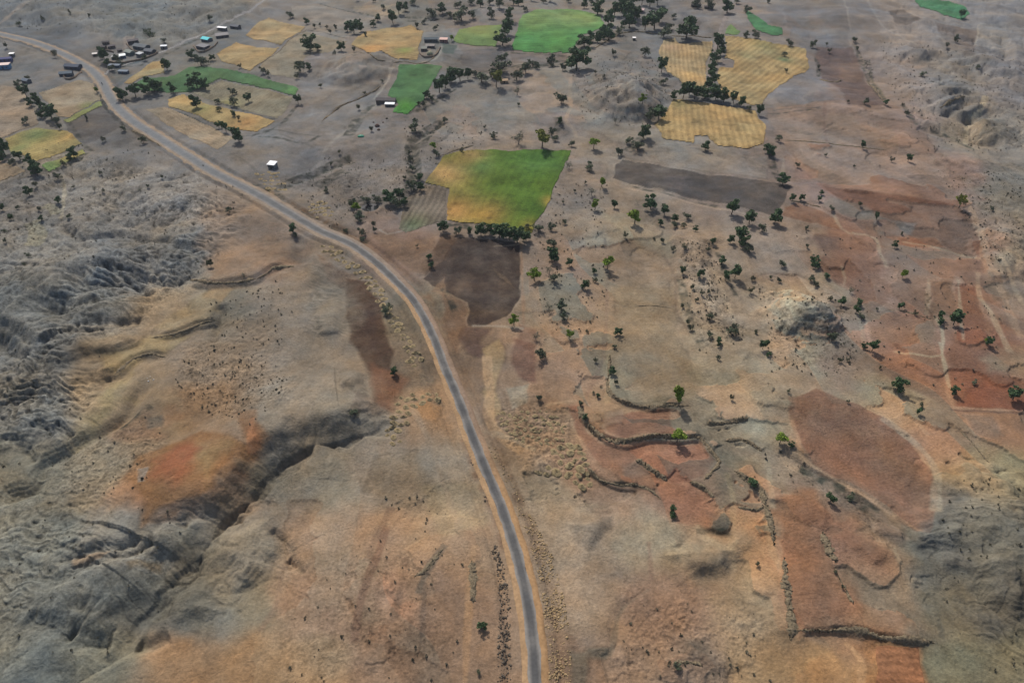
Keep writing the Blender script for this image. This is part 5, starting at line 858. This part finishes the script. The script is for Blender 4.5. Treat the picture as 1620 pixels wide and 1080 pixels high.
# ------------------------------------------------------------------ buildings
def boxmesh(name, x0, x1, y0, y1, z0, z1, bev=.02):
    V = [(x0,y0,z0),(x1,y0,z0),(x1,y1,z0),(x0,y1,z0),(x0,y0,z1),(x1,y0,z1),(x1,y1,z1),(x0,y1,z1)]
    me = bpy.data.meshes.new(name); me.from_pydata(V, [], [(0,3,2,1),(4,5,6,7),(0,1,5,4),(1,2,6,5),(2,3,7,6),(3,0,4,7)]); me.update(); return me
def roofmesh(kind, w_, d, h, over=.35, th=.14, rise=1.0):
    x, y = w_/2+over, d/2+over; me = bpy.data.meshes.new('roof')
    if kind == 'gable':
        V = []; 
        for k in (0, th): V += [(-x,-y,h-.25+k),(x,-y,h-.25+k),(x,0,h+rise+k),(-x,0,h+rise+k),(x,y,h-.25+k),(-x,y,h-.25+k)]
        Fc = [(0,1,2,3),(3,2,4,5),(6,9,8,7),(9,11,10,8),(0,6,7,1),(5,4,10,11),(1,7,8,2),(2,8,10,4),(0,3,9,6),(3,5,11,9)]
    else:
        V = []
        for k in (0, th): V += [(-x,-y,h+k),(x,-y,h+k),(x,y,h+rise+k),(-x,y,h+rise+k)]
        Fc = [(0,3,2,1),(4,5,6,7),(0,1,5,4),(1,2,6,5),(2,3,7,6),(3,0,4,7)]
    me.from_pydata(V, [], Fc); me.update(); return me
MATS = {}
def M(rgb, rough=.8):
    if (rgb, rough) not in MATS: MATS[(rgb, rough)] = noisy('paint', rgb, .16, 1.4, rough, .02)
    return MATS[(rgb, rough)]
def house(px, py, w_, d, h, rot, wall, roof, kind, label, rise=.9, cat='house', name='house', wins=2, door=True):
    x, y, z = at(float(px), float(py)); r = bpy.data.objects.new(name, None); COL.objects.link(r); r.location = (float(x), float(y), float(z)-.1); r.rotation_euler = (0, 0, R(rot)); r.scale = (.88,)*3; tag(r, label, cat)
    me = bpy.data.meshes.new('wall'); a, b = w_/2, d/2
    top = (h, h, h+rise*.98, h+rise*.98) if kind == 'shed' else (h, h, h, h)
    V = [(-a,-b,-.8),(a,-b,-.8),(a,b,-.8),(-a,b,-.8),(-a,-b,top[0]),(a,-b,top[1]),(a,b,top[2]),(-a,b,top[3])]; Fc = [(0,3,2,1),(4,5,6,7),(0,1,5,4),(1,2,6,5),(2,3,7,6),(3,0,4,7)]
    if kind == 'gable':
        V += [(-a,0,h+rise*.86),(a,0,h+rise*.86)]; Fc = [(0,3,2,1),(0,1,5,4),(1,2,6,9,5),(2,3,7,6),(3,0,4,8,7),(4,5,9,8),(8,9,6,7)]
    me.from_pydata(V, [], Fc); me.update(); add('wall', me, M(wall), r)
    add('roof', roofmesh(kind, w_, d, h, rise=rise), M(roof, .6), r)
    if door: add('door', boxmesh('door', -.5, .5, -b-.06, -b+.02, .05, 2.0), M((70,60,54)), r)
    for k in range(wins):
        cx = (-1 if k % 2 == 0 else 1)*w_*.30; wn = add('window', boxmesh('window', cx-.45, cx+.45, -b-.05, -b+.02, 1.0, 1.9), M((52,56,62)), r); add('sill', boxmesh('sill', cx-.55, cx+.55, -b-.14, -b-.055, .92, .99), M((140,136,130)), wn)
    return r
house(432,265,4.6,4.2,2.9,-14,(120,124,126),(250,252,252),'shed','small lone hut with white sheet roof above the road',.5)
house(611,162,14.5,4.6,2.5,-3,(96,88,84),(86,80,82),'gable','long low farmhouse with dark tiled roof above the green wedge field',1.1)
house(617,168,6.8,2.6,2.0,-3,(80,82,88),(248,250,252),'shed','white roofed lean-to in front of the long dark farmhouse',.35,'shed','shed',0)
house(328,66,8.5,6.0,3.0,-28,(96,104,112),(96,214,220),'gable','house with turquoise roof at top left beside the lane',1.0)
house(322,77,10.5,6.5,2.6,-28,(84,88,96),(88,90,98),'shed','dark flat shed in front of the turquoise roofed house',.3,'shed','shed',0)
house(352,48,9.0,2.6,2.5,-14,(90,92,96),(250,250,250),'shed','narrow shed with bright white roof beside the lane',.3,'shed','shed',0)
house(352,59,11,8,2.6,25,(86,86,90),(94,92,96),'shed','dark roofed shed below the white roofed shed',.3,'shed','shed',0)
house(373,45,9,5,2.6,-20,(84,84,90),(78,84,96),'gable','dark gabled shed right of the white roofed shed',.9,'shed','shed',0)
house(195,92,4.6,4.0,2.6,25,(96,128,160),(244,252,248),'shed','tiny house with white roof in the roadside village',.4)
house(185,94,7,4,2.4,8,(90,110,120),(150,152,150),'shed','pale grey roofed house left of the tiny white one',.4)
house(206,86,8,5,2.6,-32,(100,112,110),(132,140,132),'gable','pale grey green roofed village house beside the lane',.9)
house(222,89,5.5,4,2.5,-30,(110,112,114),(170,174,176),'shed','small pale roofed house at the lane corner of the village',.3)
house(225,77,14,7,2.8,-22,(84,90,96),(90,98,104),'gable','largest dark grey roofed house in the middle of the village',1.2)
house(238,84,9,6,2.6,-22,(84,88,94),(84,90,98),'gable','dark roofed house at the right end of the village',1.0)
house(211,68,9,4,2.5,32,(90,84,84),(84,78,84),'gable','dark brown roofed house at the back of the village',.9)
house(177,76,6,3,2.2,35,(96,88,86),(92,84,88),'gable','small brown roofed hut uphill of the village',.7,'hut','hut',0)
house(168,70,5.5,2.6,2.2,12,(96,88,86),(88,82,84),'gable','highest small hut uphill of the village',.7,'hut','hut',0)
house(165,77,4,2.6,2.0,-10,(96,88,84),(86,80,80),'gable','lowest left small hut uphill of the village',.6,'hut','hut',0)
house(190,82,4,2.4,2.0,30,(96,88,84),(88,84,86),'gable','little hut just behind the tiny white roofed house',.6,'hut','hut',0)
house(151,89,3.6,2.8,2.2,20,(110,100,94),(196,190,184),'shed','tiny pale hut right at the roadside in the village',.3,'hut','hut',0)
house(182,107,9,3.4,2.2,4,(78,92,108),(84,100,118),'shed','long blue grey shed between village and road',.3,'shed','shed',0)
house(196,116,8,3,2.0,-6,(76,90,106),(80,98,116),'shed','second long blue grey shed nearer the gold patch',.3,'shed','shed',0)
house(260,77,5,2.6,2.4,6,(110,112,118),(226,230,234),'shed','small white roofed hut alone beside the lane',.3,'hut','hut',0)
house(7,108,10,5.5,3.4,12,(92,134,168),(214,194,184),'shed','blue walled house with pinkish flat roof at the left edge',.2)
house(9,97,11,3.6,2.6,16,(80,82,120),(96,98,138),'gable','long violet blue roofed house at the left edge',.8)
house(20,89,3.6,2.6,2.3,8,(110,112,116),(244,244,240),'shed','tiny white roofed hut near the left edge',.3,'hut','hut',0)
house(43,131,6.5,4,2.5,-25,(90,96,104),(108,118,128),'gable','small grey roofed house at the head of the tree row',.9)
house(117,109,13,6,3.0,-8,(70,76,90),(66,78,96),'gable','dark slate roofed long house left of the road bend',1.1)
house(106,120,9.5,5,2.8,14,(70,80,92),(74,92,106),'gable','lower dark wing house left of the road bend',.9)
house(682,66,12,4.4,2.8,0,(80,84,88),(66,84,94),'gable','dark slate roofed farmhouse in the small walled yard',1.0)
house(681,76,7.5,4.4,2.6,-2,(92,86,88),(142,134,128),'gable','grey brown roofed house in front of the slate farmhouse',.8)
house(671,80,5,6,2.4,0,(84,84,84),(92,96,90),'shed','small dark side shed on the left of the walled yard',.4,'shed','shed',0)
house(702,66,6.8,4.4,2.4,-4,(160,120,110),(206,168,156),'shed','pink roofed house right of the slate farmhouse',.5)
house(1015,20,4.8,4.2,3.0,-20,(170,150,150),(226,196,190),'gable','pinkish roofed house hidden among trees at the top',.9)
house(1003,64,2.6,2.4,2.4,0,(90,90,88),(244,240,236),'shed','tiny white roofed hut on the hill top below the tree group',.2,'hut','hut',0)
house(1101,11,10,3.0,2.2,-4,(76,72,72),(74,70,72),'gable','left long dark shed at the top edge',.7,'shed','shed',0)
house(1121,14,9,3.2,2.2,-8,(78,72,72),(80,72,74),'gable','right long dark shed at the top edge',.7,'shed','shed',0)
house(797,131,6,3.6,2.4,14,(150,132,110),(196,166,132),'gable','tan roofed hut beside the yellow crowned tree',.8,'hut','hut',0)
for p, lab in [([(168,98),(190,101),(205,99),(222,96),(240,90),(250,84)], 'low mud wall along the lane side of the village'),([(200,70),(208,79),(218,84)], 'low mud wall between two yards of the village'),([(158,84),(170,81),(180,84)], 'short mud wall round the uphill huts'),
               ([(306,74),(316,84),(330,80),(345,68)], 'mud wall round the yard of the turquoise roofed house'),([(664,86),(672,92),(690,88),(697,76)], 'curved yard wall below the slate farmhouse'),([(100,112),(104,126),(118,124),(130,115)], 'yard wall beside the long slate roofed house')]:
    q = pl(p); V = []; tn = np.gradient(q, axis=0); tn /= np.linalg.norm(tn, axis=1)[:, None]; nn = np.stack([-tn[:, 1], tn[:, 0]], 1); rgw = np.random.default_rng(len(lab))
    for u, v_ in ((-.22, -.4), (-.18, 1.25), (.18, 1.3), (.22, -.4)):
        xy = q + nn*u; V.append(np.column_stack([xy, gz(q[:, 0], q[:, 1]) + v_ + (rgw.normal(0, .12, len(q)) if v_ > 0 else 0)]))
    V = np.stack(V, 1); A, B = V.shape[:2]; I = np.arange(A*B).reshape(A, B); Fq = np.stack([I[:-1, :-1], I[1:, :-1], I[1:, 1:], I[:-1, 1:]], -1).reshape(-1, 4)[:, ::-1]
    tag(add('mud_wall', np_mesh('mud_wall', V.reshape(-1, 3), Fq), M((128,112,96), .95)), lab, 'wall', 'mud walls of the yards')
def lathe(name, prof, k=14, seed=0):
    rng = np.random.default_rng(seed); V = []; 
    for (r, z) in prof: V += [(r*math.cos(2*math.pi*j/k)*(1+rng.normal(0, .05)), r*math.sin(2*math.pi*j/k)*(1+rng.normal(0, .05)), z+rng.normal(0, .03)) for j in range(k)]
    V.append((0, 0, prof[-1][1]+.05)); Fc = []
    for i in range(len(prof)-1):
        for j in range(k): a, b = i*k+j, i*k+(j+1) % k; Fc.append((a, b, b+k, a+k))
    Fc += [((len(prof)-1)*k+j, (len(prof)-1)*k+(j+1) % k, len(V)-1) for j in range(k)]
    me = bpy.data.meshes.new(name); me.from_pydata(V, [], Fc); me.update(); return me
for (a, b, s, c, lab) in [(597,200,3.0,(98,80,72),'bigger brown haystack on the threshing ground below the farmhouse'),(599,206,2.0,(94,78,68),'flatter brown haystack just below the bigger one'),(591,194,1.2,(96,82,68),'tiny brown stack on the golden straw'),(606,194,1.2,(100,84,68),'tiny stack at the right of the golden straw'),(680,86,4.6,(150,150,124),'large pale round haystack in the walled yard'),(612,188,1.6,(92,86,72),'small dull stack near the white lean-to')]:
    x, y, z = at(float(a), float(b)); me = lathe('haystack', [(s*.5, -.3), (s*.52, .3*s*.5), (s*.42, .55*s*.6), (s*.22, .8*s*.6)], seed=int(a)); o = add('haystack', me, noisy('straw', c, .25, 2, 1, .05)); o.location = (float(x), float(y), float(z)); tag(o, lab, 'haystack')
x, y, z = at(571., 216.); me = lathe('tarpaulin', [(1.7, -.2), (1.6, .3), (1.1, .75), (.4, .95)], 10, 5); o = add('tarpaulin', me, M((60,140,112), .5)); o.location = (float(x), float(y), float(z)); o.scale = (1.3, .8, 1); tag(o, 'small heap under a green tarpaulin left of the haystacks', 'tarpaulin')
# threshing ground straw and yard wall
paint_rgb = None
# ------------------------------------------------------------------ motorcycle and its rider on the upper road
x, y, z = at(165., 134.); k = int(np.argmin(np.hypot(RP[:, 0]-float(x), RP[:, 1]-float(y)))); d = RP[k+3]-RP[k-3]; ang = math.atan2(d[1], d[0]); nrm = np.array([-d[1], d[0]])/np.hypot(*d)
bx_, by_ = RP[k] - nrm*.9; bz_ = RZ[k] + .055
mo = bpy.data.objects.new('motorcycle', None); COL.objects.link(mo); mo.location = (bx_, by_, bz_); mo.rotation_euler = (0, 0, ang); tag(mo, 'small dark motorcycle riding on the road above the bend', 'motorcycle')
def torus(name, Rr, r, cx, mat):
    V = []; 
    for i in range(20):
        a = 2*math.pi*i/20
        for j in range(8): b = 2*math.pi*j/8; V.append((cx+(Rr+r*math.cos(b))*math.cos(a), r*math.sin(b), Rr+r+(Rr+r*math.cos(b))*math.sin(a)))
    Fc = [(i*8+j, ((i+1) % 20)*8+j, ((i+1) % 20)*8+(j+1) % 8, i*8+(j+1) % 8) for i in range(20) for j in range(8)]
    me = bpy.data.meshes.new(name); me.from_pydata(V, [], Fc); me.update(); return add(name, me, mat, mo)
MK = M((30,32,36), .5); torus('wheel', .25, .055, .65, MK); torus('wheel', .25, .06, -.65, MK)
V, Fq = merge([limb((-.65,0,.31),(-.1,0,.5),.05,.09), limb((-.1,0,.5),(.35,0,.72),.13,.15), limb((.65,0,.31),(.42,0,.95),.035,.035), limb((0,0,.35),(.25,0,.35),.16,.14)]); add('frame', np_mesh('frame', V, Fq), M((60,30,30), .4), mo)
V, Fq = merge([limb((-.75,0,.78),(.1,0,.74),.10,.12)]); add('seat', np_mesh('seat', V, Fq), MK, mo); V, Fq = merge([limb((.38,-.32,1.02),(.38,.32,1.02),.02,.02)]); add('handlebar', np_mesh('handlebar', V, Fq), MK, mo)
def skin_person(name, nodes, edges, mats, loc, rot, label):
    me = bpy.data.meshes.new(name); me.from_pydata([n[:3] for n in nodes], edges, []); o = bpy.data.objects.new(name, me); COL.objects.link(o)
    md = o.modifiers.new('skin', 'SKIN'); 
    for i, n in enumerate(nodes): sv = me.skin_vertices[0].data[i]; sv.radius = (n[3], n[3]); sv.use_root = (i == 0)
    o.modifiers.new('sub', 'SUBSURF').render_levels = 2; me.materials.append(mats); o.location = loc; o.rotation_euler = (0, 0, rot); tag(o, label, 'person'); return o
ND = [(-.2,0,.86,.15),(-.17,0,1.12,.15),(-.08,0,1.36,.16),(-.04,0,1.50,.06),(-.01,0,1.62,.10),(.01,0,1.72,.09),
      (-.06,.2,1.38,.07),(.1,.27,1.16,.05),(.32,.27,1.05,.035),(-.06,-.2,1.38,.07),(.1,-.27,1.16,.05),(.32,-.27,1.05,.035),
      (-.12,.13,.84,.10),(.22,.18,.72,.08),(.02,.18,.36,.05),(.16,.18,.30,.045),(-.12,-.13,.84,.10),(.22,-.18,.72,.08),(.02,-.18,.36,.05),(.16,-.18,.30,.045)]
skin_person('person', ND, [(0,1),(1,2),(2,3),(3,4),(4,5),(2,6),(6,7),(7,8),(2,9),(9,10),(10,11),(0,12),(12,13),(13,14),(14,15),(0,16),(16,17),(17,18),(18,19)], M((62,64,76)), (bx_, by_, bz_), ang, 'person in dark clothes seated on the motorcycle, hands on the bars')
# ------------------------------------------------------------------ air
hz = boxmesh('haze', -700, 700, -40, 900, -30, CAMH + 10); m = bpy.data.materials.new('air'); m.use_nodes = True; n_ = m.node_tree; n_.nodes.clear()
pv = n_.nodes.new('ShaderNodeVolumePrincipled'); pv.inputs['Color'].default_value = (.80, .88, 1, 1); pv.inputs['Density'].default_value = HAZE; pv.inputs['Anisotropy'].default_value = 0.2
no = n_.nodes.new('ShaderNodeOutputMaterial'); n_.links.new(pv.outputs[0], no.inputs['Volume'])
if HAZE > 0: tag(add('haze', hz, m), 'thin blue grey haze over the valley', kind='stuff')
